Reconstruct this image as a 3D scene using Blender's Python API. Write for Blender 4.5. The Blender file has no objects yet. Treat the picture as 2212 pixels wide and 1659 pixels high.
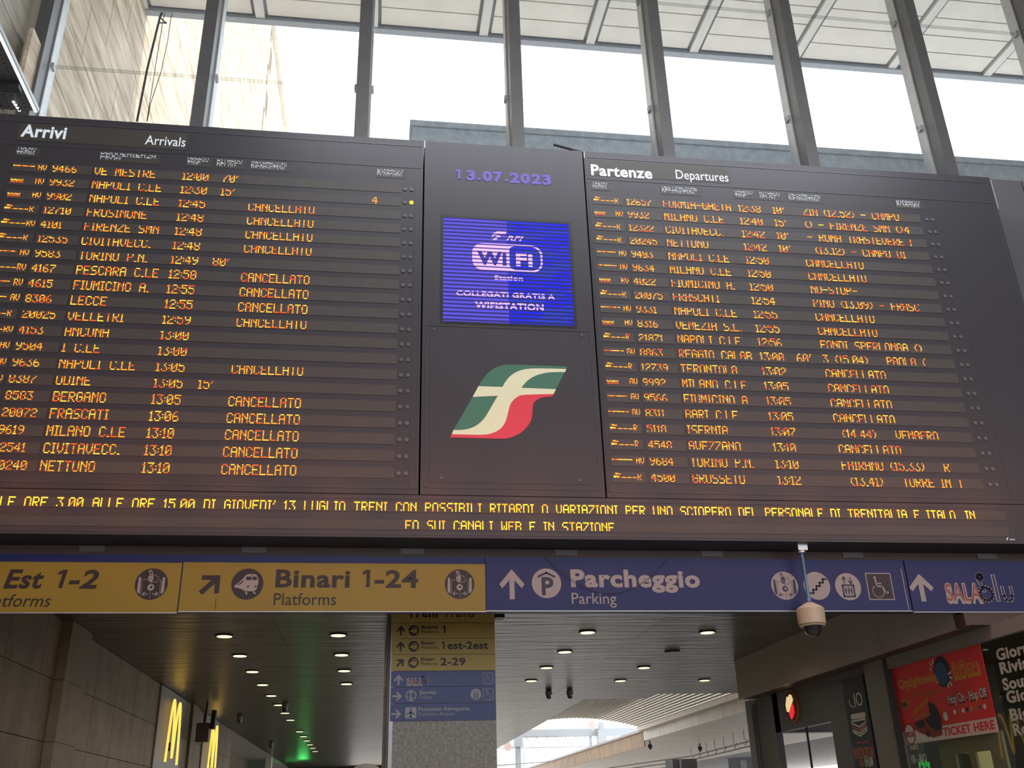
import bpy, math, random
from mathutils import Vector, Matrix
random.seed(7)
SC = bpy.context.scene
COL = SC.collection

# ------------------------------------------------------------------ camera
F_PX, CXY = 2082.05, (1106.0, 829.5)
YAW, PITCH, ROLL = 0.14545658, 0.42148339, -0.02812271
CAM = Vector((0, 0, 1.6))
def cam_axes():
    cy, sy, cp, sp = math.cos(YAW), math.sin(YAW), math.cos(PITCH), math.sin(PITCH)
    f = Vector((sy*cp, cy*cp, sp)); r = Vector((cy, -sy, 0)); u = r.cross(f)
    cr, sr = math.cos(ROLL), math.sin(ROLL)
    return cr*r + sr*u, -sr*r + cr*u, f
AX, AY, AZ = cam_axes()
cd = bpy.data.cameras.new('camera'); cam = bpy.data.objects.new('camera', cd); COL.objects.link(cam)
cam.matrix_world = Matrix.Translation(CAM) @ Matrix((AX, AY, -AZ)).transposed().to_4x4()
cd.sensor_width = 36.0; cd.lens = 36.0*F_PX/2212.0; cd.clip_end = 1000; cd.clip_start = 0.05
SC.camera = cam
def at(px, py, **k):
    """world point on the plane X=, Y= or Z= through a photograph pixel"""
    d = AX*((px-CXY[0])/F_PX) - AY*((py-CXY[1])/F_PX) + AZ
    a, v = list(k.items())[0]; i = 'XYZ'.index(a)
    return CAM + d*((v-CAM[i])/d[i])

# ------------------------------------------------------------------ world, sun, exposure
w = bpy.data.worlds.new('sky'); SC.world = w; w.use_nodes = True
bg = w.node_tree.nodes['Background']; bg.inputs[0].default_value = (0.93, 0.965, 1.0, 1); bg.inputs[1].default_value = 2.6
sd = bpy.data.lights.new('sun', 'SUN'); sun = bpy.data.objects.new('sun', sd); COL.objects.link(sun)
sd.energy = 4.5; sd.angle = 0.02; sd.color = (1.0, 0.93, 0.82)
sun.rotation_euler = Vector((-0.55, 0.10, -1.0)).to_track_quat('-Z', 'Y').to_euler()
def area(name, loc, to, sx, sy, e, col=(1, 1, 1)):
    d = bpy.data.lights.new(name, 'AREA'); o = bpy.data.objects.new(name, d); COL.objects.link(o)
    d.shape = 'RECTANGLE'; d.size = sx; d.size_y = sy; d.energy = e; d.color = col
    o.location = loc; o.rotation_euler = (Vector(to)-Vector(loc)).to_track_quat('-Z', 'Y').to_euler()
    return o
def point(name, loc, e, col, r=0.15):
    d = bpy.data.lights.new(name, 'POINT'); o = bpy.data.objects.new(name, d); COL.objects.link(o)
    d.energy = e; d.color = col; d.shadow_soft_size = r; o.location = loc
    return o
area('glare_fill', (4.4, 9.2, 14.9), (4.4, 12.6, 10.3), 13, 0.8, 760, (0.90, 0.94, 1.0))  # added unseen area light, stands in for lens glare over the board tops
for i in range(11):                       # added unseen red lamps, stand in for the glow around the message display
    point('display_glow_fill', (-5.0+1.45*i, 11.2, 5.9), 18.0, (1.0, 0.24, 0.09), 0.25)
SC.view_settings.view_transform = 'Standard'; SC.view_settings.look = 'None'
SC.view_settings.exposure = 0.0; SC.view_settings.gamma = 1.0; SC.view_settings.use_curve_mapping = False
SC.cycles.max_bounces = 8; SC.cycles.diffuse_bounces = 4; SC.cycles.transparent_max_bounces = 16

# ------------------------------------------------------------------ materials
def mat(name, col, rough=0.6, metal=0.0, spec=0.5, emit=None, es=0.0, var=0.0, scale=6.0, stretch=(1, 1, 1), bump=0.0, col2=None, rot=(0, 0, 0), detail=6):
    m = bpy.data.materials.new(name); m.use_nodes = True; nt = m.node_tree; N = nt.nodes; L = nt.links
    b = N['Principled BSDF']
    b.inputs['Base Color'].default_value = (*col, 1); b.inputs['Roughness'].default_value = rough
    b.inputs['Metallic'].default_value = metal; b.inputs['Specular IOR Level'].default_value = spec
    if emit:
        b.inputs['Emission Color'].default_value = (*emit, 1); b.inputs['Emission Strength'].default_value = es
    if var > 0 or bump > 0 or col2:
        tc = N.new('ShaderNodeNewGeometry'); mp = N.new('ShaderNodeMapping'); nz = N.new('ShaderNodeTexNoise')
        mp.inputs['Scale'].default_value = stretch; mp.inputs['Rotation'].default_value = rot
        nz.inputs['Scale'].default_value = scale; nz.inputs['Detail'].default_value = detail; nz.inputs['Roughness'].default_value = 0.62
        L.new(tc.outputs['Position'], mp.inputs['Vector']); L.new(mp.outputs['Vector'], nz.inputs['Vector'])
        cr = N.new('ShaderNodeValToRGB')
        cr.color_ramp.elements[0].position = 0.32; cr.color_ramp.elements[1].position = 0.70
        c2 = col2 if col2 else tuple(min(1, c*(1+var)) for c in col)
        c1 = col if col2 else tuple(c*(1-var) for c in col)
        cr.color_ramp.elements[0].color = (*c1, 1); cr.color_ramp.elements[1].color = (*c2, 1)
        L.new(nz.outputs['Fac'], cr.inputs['Fac']); L.new(cr.outputs['Color'], b.inputs['Base Color'])
        if bump > 0:
            bp = N.new('ShaderNodeBump'); bp.inputs['Strength'].default_value = bump; bp.inputs['Distance'].default_value = 0.02
            L.new(nz.outputs['Fac'], bp.inputs['Height']); L.new(bp.outputs['Normal'], b.inputs['Normal'])
    if emit: m.cycles.emission_sampling = 'NONE'
    return m
def s2l(*c):
    return tuple(((v/255)/12.92 if v/255 <= .04045 else ((v/255+.055)/1.055)**2.4) for v in c)
M = {}
M['board'] = mat('board_black', (0.046, 0.043, 0.051), 0.45, spec=0.4, var=0.06, scale=3, stretch=(8, 1, 0.4))
M['board2'] = mat('board_black_rib', (0.068, 0.066, 0.074), 0.4, spec=0.4)
M['groove'] = mat('board_groove', (0.012, 0.012, 0.013), 0.8, spec=0.1)
M['strip'] = mat('display_window', (0.080, 0.072, 0.070), 0.5, spec=0.3, var=0.05, scale=9)
M['strip_t'] = mat('title_window', (0.066, 0.061, 0.056), 0.5, spec=0.3)
M['lampoff'] = mat('lamp_off', (0.13, 0.12, 0.13), 0.3)
M['led_a'] = mat('led_amber', (0.05, 0.02, 0.01), 0.5, emit=(1.0, 0.25, 0.010), es=2.3)
M['led_y'] = mat('led_yellow', (0.05, 0.03, 0.01), 0.5, emit=(1.0, 0.46, 0.035), es=2.3)
M['led_r'] = mat('led_red', (0.05, 0.01, 0.01), 0.5, emit=(1.0, 0.085, 0.005), es=1.6)
M['led_m'] = mat('led_message', (0.3, 0.2, 0.02), 0.5, emit=(1.0, 0.62, 0.02), es=1.5)
M['led_w'] = mat('led_white', (0.4, 0.42, 0.5), 0.5, emit=(0.80, 0.86, 1.0), es=0.85)
M['led_t'] = mat('led_title', (0.4, 0.42, 0.45), 0.5, emit=(0.72, 0.78, 0.84), es=0.62)
M['lamp_y'] = mat('lamp_yellow', (0.5, 0.3, 0.02), 0.5, emit=(1.0, 0.60, 0.02), es=1.3)
M['yellow'] = mat('sign_yellow', (0.30, 0.215, 0.028), 0.42, var=0.05, scale=2, spec=0.3)
M['blue'] = mat('sign_blue', (0.018, 0.022, 0.125), 0.42, var=0.05, scale=2, spec=0.3)
M['bluedir'] = mat('directory_blue', (0.075, 0.09, 0.22), 0.42, spec=0.3)
M['yellowdir'] = mat('directory_yellow', (0.42, 0.30, 0.09), 0.45, spec=0.3)
M['ink'] = mat('print_black', (0.020, 0.011, 0.012), 0.5)
M['white'] = mat('print_white', (0.36, 0.33, 0.325), 0.5)
M['navy'] = mat('print_navy', (0.026, 0.02, 0.06), 0.5)
M['redp'] = mat('print_red', (0.30, 0.06, 0.04), 0.5)
M['alu'] = mat('aluminium', (0.46, 0.46, 0.47), 0.45, metal=0.5, var=0.1, scale=4)
M['mull'] = mat('mullion_bronze', (0.13, 0.128, 0.13), 0.45, metal=0.2, var=0.08, scale=2)
M['steel'] = mat('stainless_steel', (0.45, 0.45, 0.46), 0.3, metal=0.9)
M['canopy'] = mat('canopy_plaster', (0.78, 0.735, 0.67), 0.8, var=0.06, scale=1.2)
M['rib'] = mat('canopy_rib', (0.70, 0.68, 0.64), 0.7)
M['slot'] = mat('canopy_slot', (0.30, 0.29, 0.30), 0.8)
M['lip'] = mat('canopy_lip', (0.36, 0.38, 0.42), 0.6)
M['trav'] = mat('travertine', (0.33, 0.24, 0.155), 0.75, var=0, col2=(0.82, 0.70, 0.55), scale=1.5, stretch=(1, 0.35, 2.8), bump=0.5, rot=(0.12, 0, 0), detail=9)
M['trav_b'] = mat('travertine_joint', (0.22, 0.19, 0.15), 0.9)
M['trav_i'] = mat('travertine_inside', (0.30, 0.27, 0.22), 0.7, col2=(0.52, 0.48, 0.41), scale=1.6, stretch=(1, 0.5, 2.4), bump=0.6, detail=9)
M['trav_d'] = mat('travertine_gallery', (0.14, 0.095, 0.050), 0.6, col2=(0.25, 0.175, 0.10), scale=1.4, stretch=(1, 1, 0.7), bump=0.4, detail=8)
M['conc'] = mat('concrete', (0.52, 0.53, 0.56), 0.85, var=0.18, scale=5, bump=0.3)
M['coping'] = mat('coping_travertine', (0.80, 0.76, 0.68), 0.8, var=0.08, scale=2)
M['bulk'] = mat('bulkhead_panel', (0.10, 0.10, 0.105), 0.5, var=0.06, scale=1)
M['plate'] = mat('bracket_plate', (0.16, 0.135, 0.13), 0.5)
M['bulkb'] = mat('bulkhead_brown', (0.085, 0.050, 0.046), 0.55)
M['bulkd'] = mat('bulkhead_dark', (0.05, 0.035, 0.035), 0.6)
M['floor'] = mat('floor_marble', (0.48, 0.45, 0.41), 0.35, var=0.12, scale=0.8)
M['hallc'] = mat('hall_ceiling', (0.40, 0.38, 0.35), 0.8, var=0.05, scale=0.5)
M['granite'] = mat('granite', (0.19, 0.175, 0.155), 0.5, col2=(0.38, 0.35, 0.31), scale=22, bump=0.1, detail=3)
M['grey'] = mat('grey_metal', (0.20, 0.19, 0.18), 0.45, metal=0.3)
M['dark'] = mat('dark_metal', (0.035, 0.034, 0.036), 0.45)
M['black'] = mat('black_plastic', (0.02, 0.018, 0.018), 0.4)
M['shopwall'] = mat('shop_cladding', (0.13, 0.12, 0.125), 0.38)
M['fascia'] = mat('shop_fascia', (0.40, 0.345, 0.32), 0.36, var=0.06, scale=1)
M['pil'] = mat('shop_pillar', (0.23, 0.21, 0.19), 0.45)
M['cream'] = mat('camera_cream', (0.50, 0.41, 0.29), 0.45)
M['bluepole'] = mat('pole_blue', (0.10, 0.19, 0.34), 0.3, metal=0.3)
M['smoke'] = mat('smoked_dome', (0.02, 0.018, 0.02), 0.08, spec=0.8)
M['mc'] = mat('neon_yellow', (0.6, 0.4, 0.05), 0.4, emit=(1.0, 0.60, 0.10), es=1.35)
M['mc'].cycles.emission_sampling = 'AUTO'
M['down'] = mat('downlight_lens', (0.8, 0.8, 0.7), 0.4, emit=(1.0, 0.90, 0.52), es=1.5)
M['down'].cycles.emission_sampling = 'AUTO'
M['downoff'] = mat('downlight_off', (0.03, 0.03, 0.03), 0.3)
M['tube'] = mat('lamp_tube', (0.8, 0.85, 0.85), 0.4, emit=(0.85, 0.97, 1.0), es=1.2)
M['green'] = mat('green_light', (0.05, 0.5, 0.1), 0.5, emit=(0.08, 1.0, 0.18), es=0.4)
M['green'].cycles.emission_sampling = 'AUTO'
M['logo_w'] = mat('logo_cream', (0.45, 0.45, 0.33), 0.4, emit=s2l(200, 200, 162), es=0.50)
M['logo_g'] = mat('logo_green', (0.04, 0.12, 0.08), 0.4, emit=s2l(58, 92, 78), es=0.5)
M['logo_r'] = mat('logo_red', (0.4, 0.03, 0.05), 0.4, emit=s2l(178, 44, 58), es=0.65)
M['poster'] = mat('poster_red', (0.75, 0.05, 0.055), 0.45)
M['postw'] = mat('poster_white', (0.75, 0.66, 0.58), 0.5)
M['posty'] = mat('poster_yellow', (0.62, 0.32, 0.06), 0.5)
M['posto'] = mat('poster_orange', (0.52, 0.14, 0.05), 0.5)
M['postd'] = mat('poster_dark', (0.035, 0.03, 0.05), 0.5)
M['postb'] = mat('poster_blue', (0.05, 0.12, 0.22), 0.5)
M['olive'] = mat('olive_wall', (0.46, 0.41, 0.25), 0.7)
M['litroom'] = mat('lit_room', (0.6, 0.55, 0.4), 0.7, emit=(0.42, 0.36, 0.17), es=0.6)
M['banner'] = mat('banner_navy', (0.045, 0.047, 0.062), 0.45)
M['bancream'] = mat('banner_cream', (0.62, 0.58, 0.50), 0.5)
M['banrust'] = mat('banner_rust', (0.45, 0.15, 0.10), 0.5)
M['skin'] = mat('skin', (0.55, 0.36, 0.27), 0.55)
M['hair'] = mat('pale_hair', (0.42, 0.36, 0.29), 0.9, var=0.25, scale=120, bump=0.8)
M['shirt'] = mat('shirt_grey', (0.12, 0.13, 0.15), 0.8, var=0.1, scale=30)
M['trouser'] = mat('trousers_navy', (0.03, 0.035, 0.05), 0.85)
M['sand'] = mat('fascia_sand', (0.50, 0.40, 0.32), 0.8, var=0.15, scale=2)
M['concl'] = mat('pale_concrete', (0.84, 0.77, 0.69), 0.42, metal=0.25, var=0.12, scale=1.2, stretch=(0.3, 3, 1))
M['slat'] = mat('vault_slat', (0.80, 0.77, 0.71), 0.5)
M['paleblue'] = mat('pale_steel', (0.42, 0.46, 0.50), 0.5)
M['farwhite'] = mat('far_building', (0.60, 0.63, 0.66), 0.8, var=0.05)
M['glossy_white'] = mat('white_plastic', (0.6, 0.6, 0.62), 0.4)
M['kiosk'] = mat('kiosk_bluegrey', (0.25, 0.26, 0.32), 0.4)
M['redwhite'] = mat('horn_pinkish', (0.5, 0.36, 0.34), 0.5)
M['gwall'] = mat('side_wall_green', (0.20, 0.27, 0.21), 0.6)

def glass_mat(name, tint=(0.94, 0.97, 0.98), rough=0.03, refl=0.12):
    m = bpy.data.materials.new(name); m.use_nodes = True; nt = m.node_tree; N = nt.nodes; L = nt.links
    N.clear(); out = N.new('ShaderNodeOutputMaterial'); mx = N.new('ShaderNodeMixShader')
    t = N.new('ShaderNodeBsdfTransparent'); g = N.new('ShaderNodeBsdfGlossy'); f = N.new('ShaderNodeMath'); lw = N.new('ShaderNodeLayerWeight')
    t.inputs[0].default_value = (*tint, 1); g.inputs['Roughness'].default_value = rough
    f.operation = 'MULTIPLY_ADD'; f.inputs[1].default_value = refl; f.inputs[2].default_value = 0.02; lw.inputs[0].default_value = 0.25
    L.new(lw.outputs['Facing'], f.inputs[0])
    L.new(f.outputs[0], mx.inputs[0]); L.new(t.outputs[0], mx.inputs[1]); L.new(g.outputs[0], mx.inputs[2]); L.new(mx.outputs[0], out.inputs[0])
    return m
M['glass'] = glass_mat('window_glass'); M['glassj'] = glass_mat('glass_edge', (0.80, 0.83, 0.83), 0.2)
M['shopglass'] = glass_mat('shop_glass', (0.8, 0.84, 0.8), 0.02)

def ceiling_mat():
    """brushed dark panels: glossy, with fine ripples that run across the gallery"""
    m = mat('gallery_ceiling_panel', (0.20, 0.185, 0.17), 0.33, metal=0.5, spec=0.5)
    nt = m.node_tree; N = nt.nodes; L = nt.links; b = N['Principled BSDF']
    g = N.new('ShaderNodeNewGeometry'); mp = N.new('ShaderNodeMapping'); nz = N.new('ShaderNodeTexNoise')
    mp.inputs['Scale'].default_value = (0.45, 3.4, 1); nz.inputs['Scale'].default_value = 1.6; nz.inputs['Detail'].default_value = 8
    L.new(g.outputs['Position'], mp.inputs[0]); L.new(mp.outputs[0], nz.inputs['Vector'])
    bp = N.new('ShaderNodeBump'); bp.inputs['Strength'].default_value = 0.8; bp.inputs['Distance'].default_value = 0.05
    L.new(nz.outputs['Fac'], bp.inputs['Height']); L.new(bp.outputs[0], b.inputs['Normal'])
    cr = N.new('ShaderNodeValToRGB'); cr.color_ramp.elements[0].position = .35; cr.color_ramp.elements[1].position = .7
    cr.color_ramp.elements[0].color = (0.085, 0.075, 0.069, 1); cr.color_ramp.elements[1].color = (0.185, 0.167, 0.156, 1)
    L.new(nz.outputs['Fac'], cr.inputs[0]); L.new(cr.outputs[0], b.inputs['Base Color'])
    return m
M['gceil'] = ceiling_mat()

def stripe_mat(name, a, b, pitch, duty, es, wave=None):
    """lit scan lines of a LED screen: bright rows (a) between dim rows (b) at fixed world height"""
    m = bpy.data.materials.new(name); m.use_nodes = True; nt = m.node_tree; N = nt.nodes; L = nt.links
    p = N['Principled BSDF']; p.inputs['Base Color'].default_value = (0.005, 0.005, 0.012, 1); p.inputs['Specular IOR Level'].default_value = 0.15; p.inputs['Roughness'].default_value = 0.6
    g = N.new('ShaderNodeNewGeometry'); s = N.new('ShaderNodeSeparateXYZ'); L.new(g.outputs['Position'], s.inputs[0])
    d = N.new('ShaderNodeMath'); d.operation = 'DIVIDE'; d.inputs[1].default_value = pitch; L.new(s.outputs['Z'], d.inputs[0])
    fr = N.new('ShaderNodeMath'); fr.operation = 'FRACT'; L.new(d.outputs[0], fr.inputs[0])
    lt = N.new('ShaderNodeMath'); lt.operation = 'LESS_THAN'; lt.inputs[1].default_value = duty; L.new(fr.outputs[0], lt.inputs[0])
    col = N.new('ShaderNodeMix'); col.data_type = 'RGBA'
    col.inputs[6].default_value = (*b, 1); col.inputs[7].default_value = (*a, 1); L.new(lt.outputs[0], col.inputs[0])
    src = col.outputs[2]
    if wave:
        nz = N.new('ShaderNodeTexNoise'); nz.inputs['Scale'].default_value = 2.2; nz.inputs['Detail'].default_value = 1
        mp = N.new('ShaderNodeMapping'); mp.inputs['Scale'].default_value = (1.2, 1, 3); L.new(g.outputs['Position'], mp.inputs[0]); L.new(mp.outputs[0], nz.inputs['Vector'])
        c2 = N.new('ShaderNodeMix'); c2.data_type = 'RGBA'; c2.blend_type = 'MIX'
        rp = N.new('ShaderNodeMapRange'); rp.inputs[1].default_value = .42; rp.inputs[2].default_value = .6; L.new(nz.outputs['Fac'], rp.inputs[0])
        mu = N.new('ShaderNodeMath'); mu.operation = 'MULTIPLY'; L.new(rp.outputs[0], mu.inputs[0]); L.new(lt.outputs[0], mu.inputs[1])
        L.new(mu.outputs[0], c2.inputs[0]); L.new(src, c2.inputs[6]); c2.inputs[7].default_value = (*wave, 1); src = c2.outputs[2]
    L.new(src, p.inputs['Emission Color']); p.inputs['Emission Strength'].default_value = es
    m.cycles.emission_sampling = 'NONE'
    return m
PZ = 1.82/27.5
M['scr_l'] = stripe_mat('screen_left', s2l(96, 84, 235), s2l(52, 46, 120), PZ, 0.52, 1.0)
M['scr_r'] = stripe_mat('screen_right', s2l(40, 62, 205), s2l(36, 36, 110), PZ, 0.52, 1.0, s2l(16, 22, 255))
M['scr_w'] = stripe_mat('screen_print', s2l(250, 205, 250), s2l(84, 66, 160), PZ, 0.66, 1.0)
M['scr_k'] = stripe_mat('screen_ink', s2l(70, 58, 190), s2l(46, 38, 110), PZ, 0.52, 1.0)
M['date'] = stripe_mat('date_print', s2l(150, 136, 222), s2l(96, 84, 180), 0.03, 0.6, 0.95)

# ------------------------------------------------------------------ mesh helpers
class Fr:
    """a drawing plane: a runs right, b runs up, h comes towards the viewer"""
    def __init__(s, o, u, v, n): s.o, s.u, s.v, s.n = map(Vector, (o, u, v, n))
    def p(s, a, b, h=0): return s.o + s.u*a + s.v*b + s.n*h
def front(y): return Fr((0, y, 0), (1, 0, 0), (0, 0, 1), (0, -1, 0))
def side(x): return Fr((x, 0, 0), (0, -1, 0), (0, 0, 1), (-1, 0, 0))      # a wall on the right, a = -Y
def sideL(x): return Fr((x, 0, 0), (0, 1, 0), (0, 0, 1), (1, 0, 0))       # a wall on the left, a = +Y
class MB:
    def __init__(s): s.v, s.f, s.m = [], [], []
    def _add(s, vs, fs, mi=0):
        k = len(s.v); s.v += [tuple(x) for x in vs]; s.f += [tuple(i+k for i in f) for f in fs]; s.m += [mi]*len(fs)
    def box(s, x0, x1, y0, y1, z0, z1, mi=0):
        vs = [(x, y, z) for z in (z0, z1) for y in (y0, y1) for x in (x0, x1)]
        s._add(vs, [(0, 2, 3, 1), (4, 5, 7, 6), (0, 1, 5, 4), (1, 3, 7, 5), (3, 2, 6, 7), (2, 0, 4, 6)], mi); return s
    def prism(s, pts, fr, h0, h1, mi=0):
        n = len(pts)
        ar = sum(pts[i][0]*pts[(i+1) % n][1]-pts[(i+1) % n][0]*pts[i][1] for i in range(n))
        if ar < 0: pts = pts[::-1]
        vs = [fr.p(a, b, h0) for a, b in pts]+[fr.p(a, b, h1) for a, b in pts]
        s._add(vs, [tuple(range(n-1, -1, -1)), tuple(range(n, 2*n))]+[(i, (i+1) % n, n+(i+1) % n, n+i) for i in range(n)], mi); return s
    def rect(s, fr, a0, a1, b0, b1, h0, h1, mi=0): return s.prism([(a0, b0), (a1, b0), (a1, b1), (a0, b1)], fr, h0, h1, mi)
    def disc(s, fr, a, b, r, h0, h1, n=32, ry=None, mi=0):
        ry = ry or r
        return s.prism([(a+r*math.cos(t*2*math.pi/n), b+ry*math.sin(t*2*math.pi/n)) for t in range(n)], fr, h0, h1, mi)
    def stroke(s, fr, pts, wd, h0, h1, closed=False, mi=0):
        seg = list(zip(pts, pts[1:]+([pts[0]] if closed else [])))
        if not closed: seg = seg[:len(pts)-1]
        for (a, b), (c, d) in seg:
            l = math.hypot(c-a, d-b) or 1e-6; ux, uy = (c-a)/l*wd/2, (d-b)/l*wd/2; e = .55
            s.prism([(a-ux*e+uy, b-uy*e-ux), (c+ux*e+uy, d+uy*e-ux), (c+ux*e-uy, d+uy*e+ux), (a-ux*e-uy, b-uy*e+ux)], fr, h0, h1, mi)
        return s
    def tube(s, p0, p1, r0, r1=None, n=10, mi=0):
        p0, p1 = Vector(p0), Vector(p1); r1 = r0 if r1 is None else r1
        q = (p1-p0).to_track_quat('Z', 'Y'); X, Y = q @ Vector((1, 0, 0)), q @ Vector((0, 1, 0))
        vs = [p+X*(r*math.cos(t*2*math.pi/n))+Y*(r*math.sin(t*2*math.pi/n)) for p, r in ((p0, r0), (p1, r1)) for t in range(n)]
        s._add(vs, [tuple(range(n-1, -1, -1)), tuple(range(n, 2*n))]+[(i, (i+1) % n, n+(i+1) % n, n+i) for i in range(n)], mi); return s
    def path(s, pts, r, n=8):
        for a, b in zip(pts, pts[1:]): s.tube(a, b, r, n=n)
        return s
    def lathe(s, c, prof, n=24, axis=(0, 0, 1), mi=0):
        c = Vector(c); q = Vector(axis).to_track_quat('Z', 'Y'); k = len(prof)
        vs = [c+q @ Vector((r*math.cos(t*2*math.pi/n), r*math.sin(t*2*math.pi/n), z)) for r, z in prof for t in range(n)]
        fs = [(j*n+i, j*n+(i+1) % n, (j+1)*n+(i+1) % n, (j+1)*n+i) for j in range(k-1) for i in range(n)]
        fs += [tuple(range(n-1, -1, -1)), tuple((k-1)*n+i for i in range(n))]
        s._add(vs, fs, mi); return s
    def mesh(s, name, mats, smooth=False):
        me = bpy.data.meshes.new(name); me.from_pydata(s.v, [], s.f)
        for m in (mats if isinstance(mats, (list, tuple)) else [mats]): me.materials.append(m)
        if any(s.m): me.polygons.foreach_set('material_index', s.m)
        if smooth: me.polygons.foreach_set('use_smooth', [True]*len(s.f))
        me.update(); return me
    def build(s, name, mats, parent=None, smooth=False, **tags):
        return link(name, s.mesh(name, mats, smooth), parent, **tags)
def link(name, me, parent=None, loc=None, label=None, cat=None, group=None, kind=None):
    o = bpy.data.objects.new(name, me); COL.objects.link(o)
    if parent:
        o.parent = parent; o.matrix_parent_inverse = PINV.get(parent.name, Matrix())
    if loc: o.location = loc
    tag(o, label, cat, group, kind); return o
PINV = {}
def tag(o, label=None, cat=None, group=None, kind=None):
    if label: o['label'] = label
    if cat: o['category'] = cat
    if group: o['group'] = group
    if kind: o['kind'] = kind
    return o
def thing(name, label, cat, loc=(0, 0, 0), group=None, kind=None):
    """an Empty at the thing's base; children are modelled in world coordinates"""
    o = bpy.data.objects.new(name, None); COL.objects.link(o); o.location = loc
    o.empty_display_size = 0.1
    PINV[o.name] = Matrix.Translation(-Vector(loc))
    return tag(o, label, cat, group, kind)

TXT = {}
def tmesh(s, bold, shear, ext=0.01):
    key = (s, bold, shear)
    if key not in TXT:
        c = bpy.data.curves.new('t', 'FONT'); c.body = s; c.size = 1; c.offset = bold; c.shear = shear; c.extrude = 0.5; c.resolution_u = 3
        if bold > 0: c.space_character = 1+bold*2.2
        o = bpy.data.objects.new('t', c); COL.objects.link(o)
        dg = bpy.context.evaluated_depsgraph_get(); me = bpy.data.meshes.new_from_object(o.evaluated_get(dg))
        vs = [v.co.copy() for v in me.vertices]; fs = [tuple(p.vertices) for p in me.polygons]
        bpy.data.objects.remove(o); bpy.data.curves.remove(c); bpy.data.meshes.remove(me)
        TXT[key] = (vs, fs)
    return TXT[key]
def capheight(bold):
    vs, _ = tmesh('H', bold, 0); return max(v.y for v in vs)
def text(mb, fr, s, a0, a1, b0, b1, h0=0.002, h1=0.005, bold=0.0, shear=0.0, mi=0):
    """lettering from a0 to a1, baseline b0, capital height up to b1"""
    vs, fs = tmesh(s, bold, shear); ch = capheight(bold)
    x0 = min(v.x for v in vs); x1 = max(v.x for v in vs); kx = (a1-a0)/(x1-x0); ky = (b1-b0)/ch
    out = [fr.p(a0+(v.x-x0)*kx, b0+v.y*ky, h1 if v.z > 0 else h0) for v in vs]
    mb._add(out, fs, mi); return mb
BOLD = 0.028
def one(mb, fr, a0, a1, b0, b1, h0=.002, h1=.005, shear=0.0, mi=0):
    """a figure one with its flag"""
    P = [(.52, 0), (1, 0), (1, 1), (.45, 1), (0, .86), (0, .72), (.52, .80)]
    mb.prism([(a0+x*(a1-a0)+shear*y*(b1-b0), b0+y*(b1-b0)) for x, y in P], fr, h0, h1, mi); return mb

# ------------------------------------------------------------------ dot matrix font
G5 = {
'A':"01110 10001 10001 11111 10001 10001 10001",'B':"11110 10001 10001 11110 10001 10001 11110",'C':"01110 10001 10000 10000 10000 10001 01110",
'D':"11110 10001 10001 10001 10001 10001 11110",'E':"11111 10000 10000 11110 10000 10000 11111",'F':"11111 10000 10000 11110 10000 10000 10000",
'G':"01110 10001 10000 10111 10001 10001 01110",'H':"10001 10001 10001 11111 10001 10001 10001",'I':"111 010 010 010 010 010 111",
'L':"10000 10000 10000 10000 10000 10000 11111",'M':"10001 11011 10101 10101 10001 10001 10001",'N':"10001 11001 10101 10011 10001 10001 10001",
'O':"01110 10001 10001 10001 10001 10001 01110",'P':"11110 10001 10001 11110 10000 10000 10000",'R':"11110 10001 10001 11110 10100 10010 10001",
'S':"01111 10000 10000 01110 00001 00001 11110",'T':"11111 00100 00100 00100 00100 00100 00100",'U':"10001 10001 10001 10001 10001 10001 01110",
'V':"10001 10001 10001 10001 10001 01010 00100",'W':"10001 10001 10001 10101 10101 11011 10001",'Z':"11111 00001 00010 00100 01000 10000 11111",
'0':"01110 10001 10011 10101 11001 10001 01110",'1':"010 110 010 010 010 010 111",'2':"01110 10001 00001 00110 01000 10000 11111",
'3':"11111 00010 00100 00010 00001 10001 01110",'4':"00010 00110 01010 10010 11111 00010 00010",'5':"11111 10000 11110 00001 00001 10001 01110",
'6':"00110 01000 10000 11110 10001 10001 01110",'7':"11111 00001 00010 00100 01000 01000 01000",'8':"01110 10001 10001 01110 10001 10001 01110",
'9':"01110 10001 10001 01111 00001 00010 01100",'.':"00 00 00 00 00 00 11",':':"0 0 1 0 1 0 0",'-':"00000 00000 00000 11111 00000 00000 00000",
'(':"001 010 100 100 100 010 001",')':"100 010 001 001 001 010 100","'":"01 01 10 00 00 00 00",' ':"00000 00000 00000 00000 00000 00000 00000",
'!':"1 1 1 1 1 1 1"}
G5 = {k: v.split() for k, v in G5.items()}
def led_cols(s, gap=1): return sum(len(G5[c][0])+gap for c in s)-gap
def led(fr, s, a0, top, px, pz, skip=(), mats=None, name='lit_text', parent=None, mb=None, wy=0.56, keep=None):
    own = mb is None; mb = mb or MB(); a = a0
    for c in s:
        g = G5[c]; w_ = len(g[0])
        for r, row in enumerate(g):
            if r in skip: continue
            i = 0
            while i < w_:
                if row[i] == '1':
                    j = i
                    while j < w_ and row[j] == '1': j += 1
                    z = top-r*pz
                    mi = random.choices((0, 1, 2), (6, 4, 3 if j-i > 1 else 1.4))[0]
                    mb.rect(fr, a+i*px+px*.03, a+j*px-px*.05, z-pz*wy, z, 0.006, 0.010, mi)
                    i = j
                else: i += 1
        a += (w_+1)*px
    if own and mb.f: return mb.build(name, mats or [M['led_a'], M['led_y'], M['led_r']], parent, kind='stuff')

# ================================================================== LARGE STRUCTURE
def struct(mb, name, mats, parent=None, **k): return mb.build(name, mats, parent, kind='structure', **k)
struct(MB().box(-40, 45, -14, 130, -0.3, 0), 'floor', M['floor'])
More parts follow.
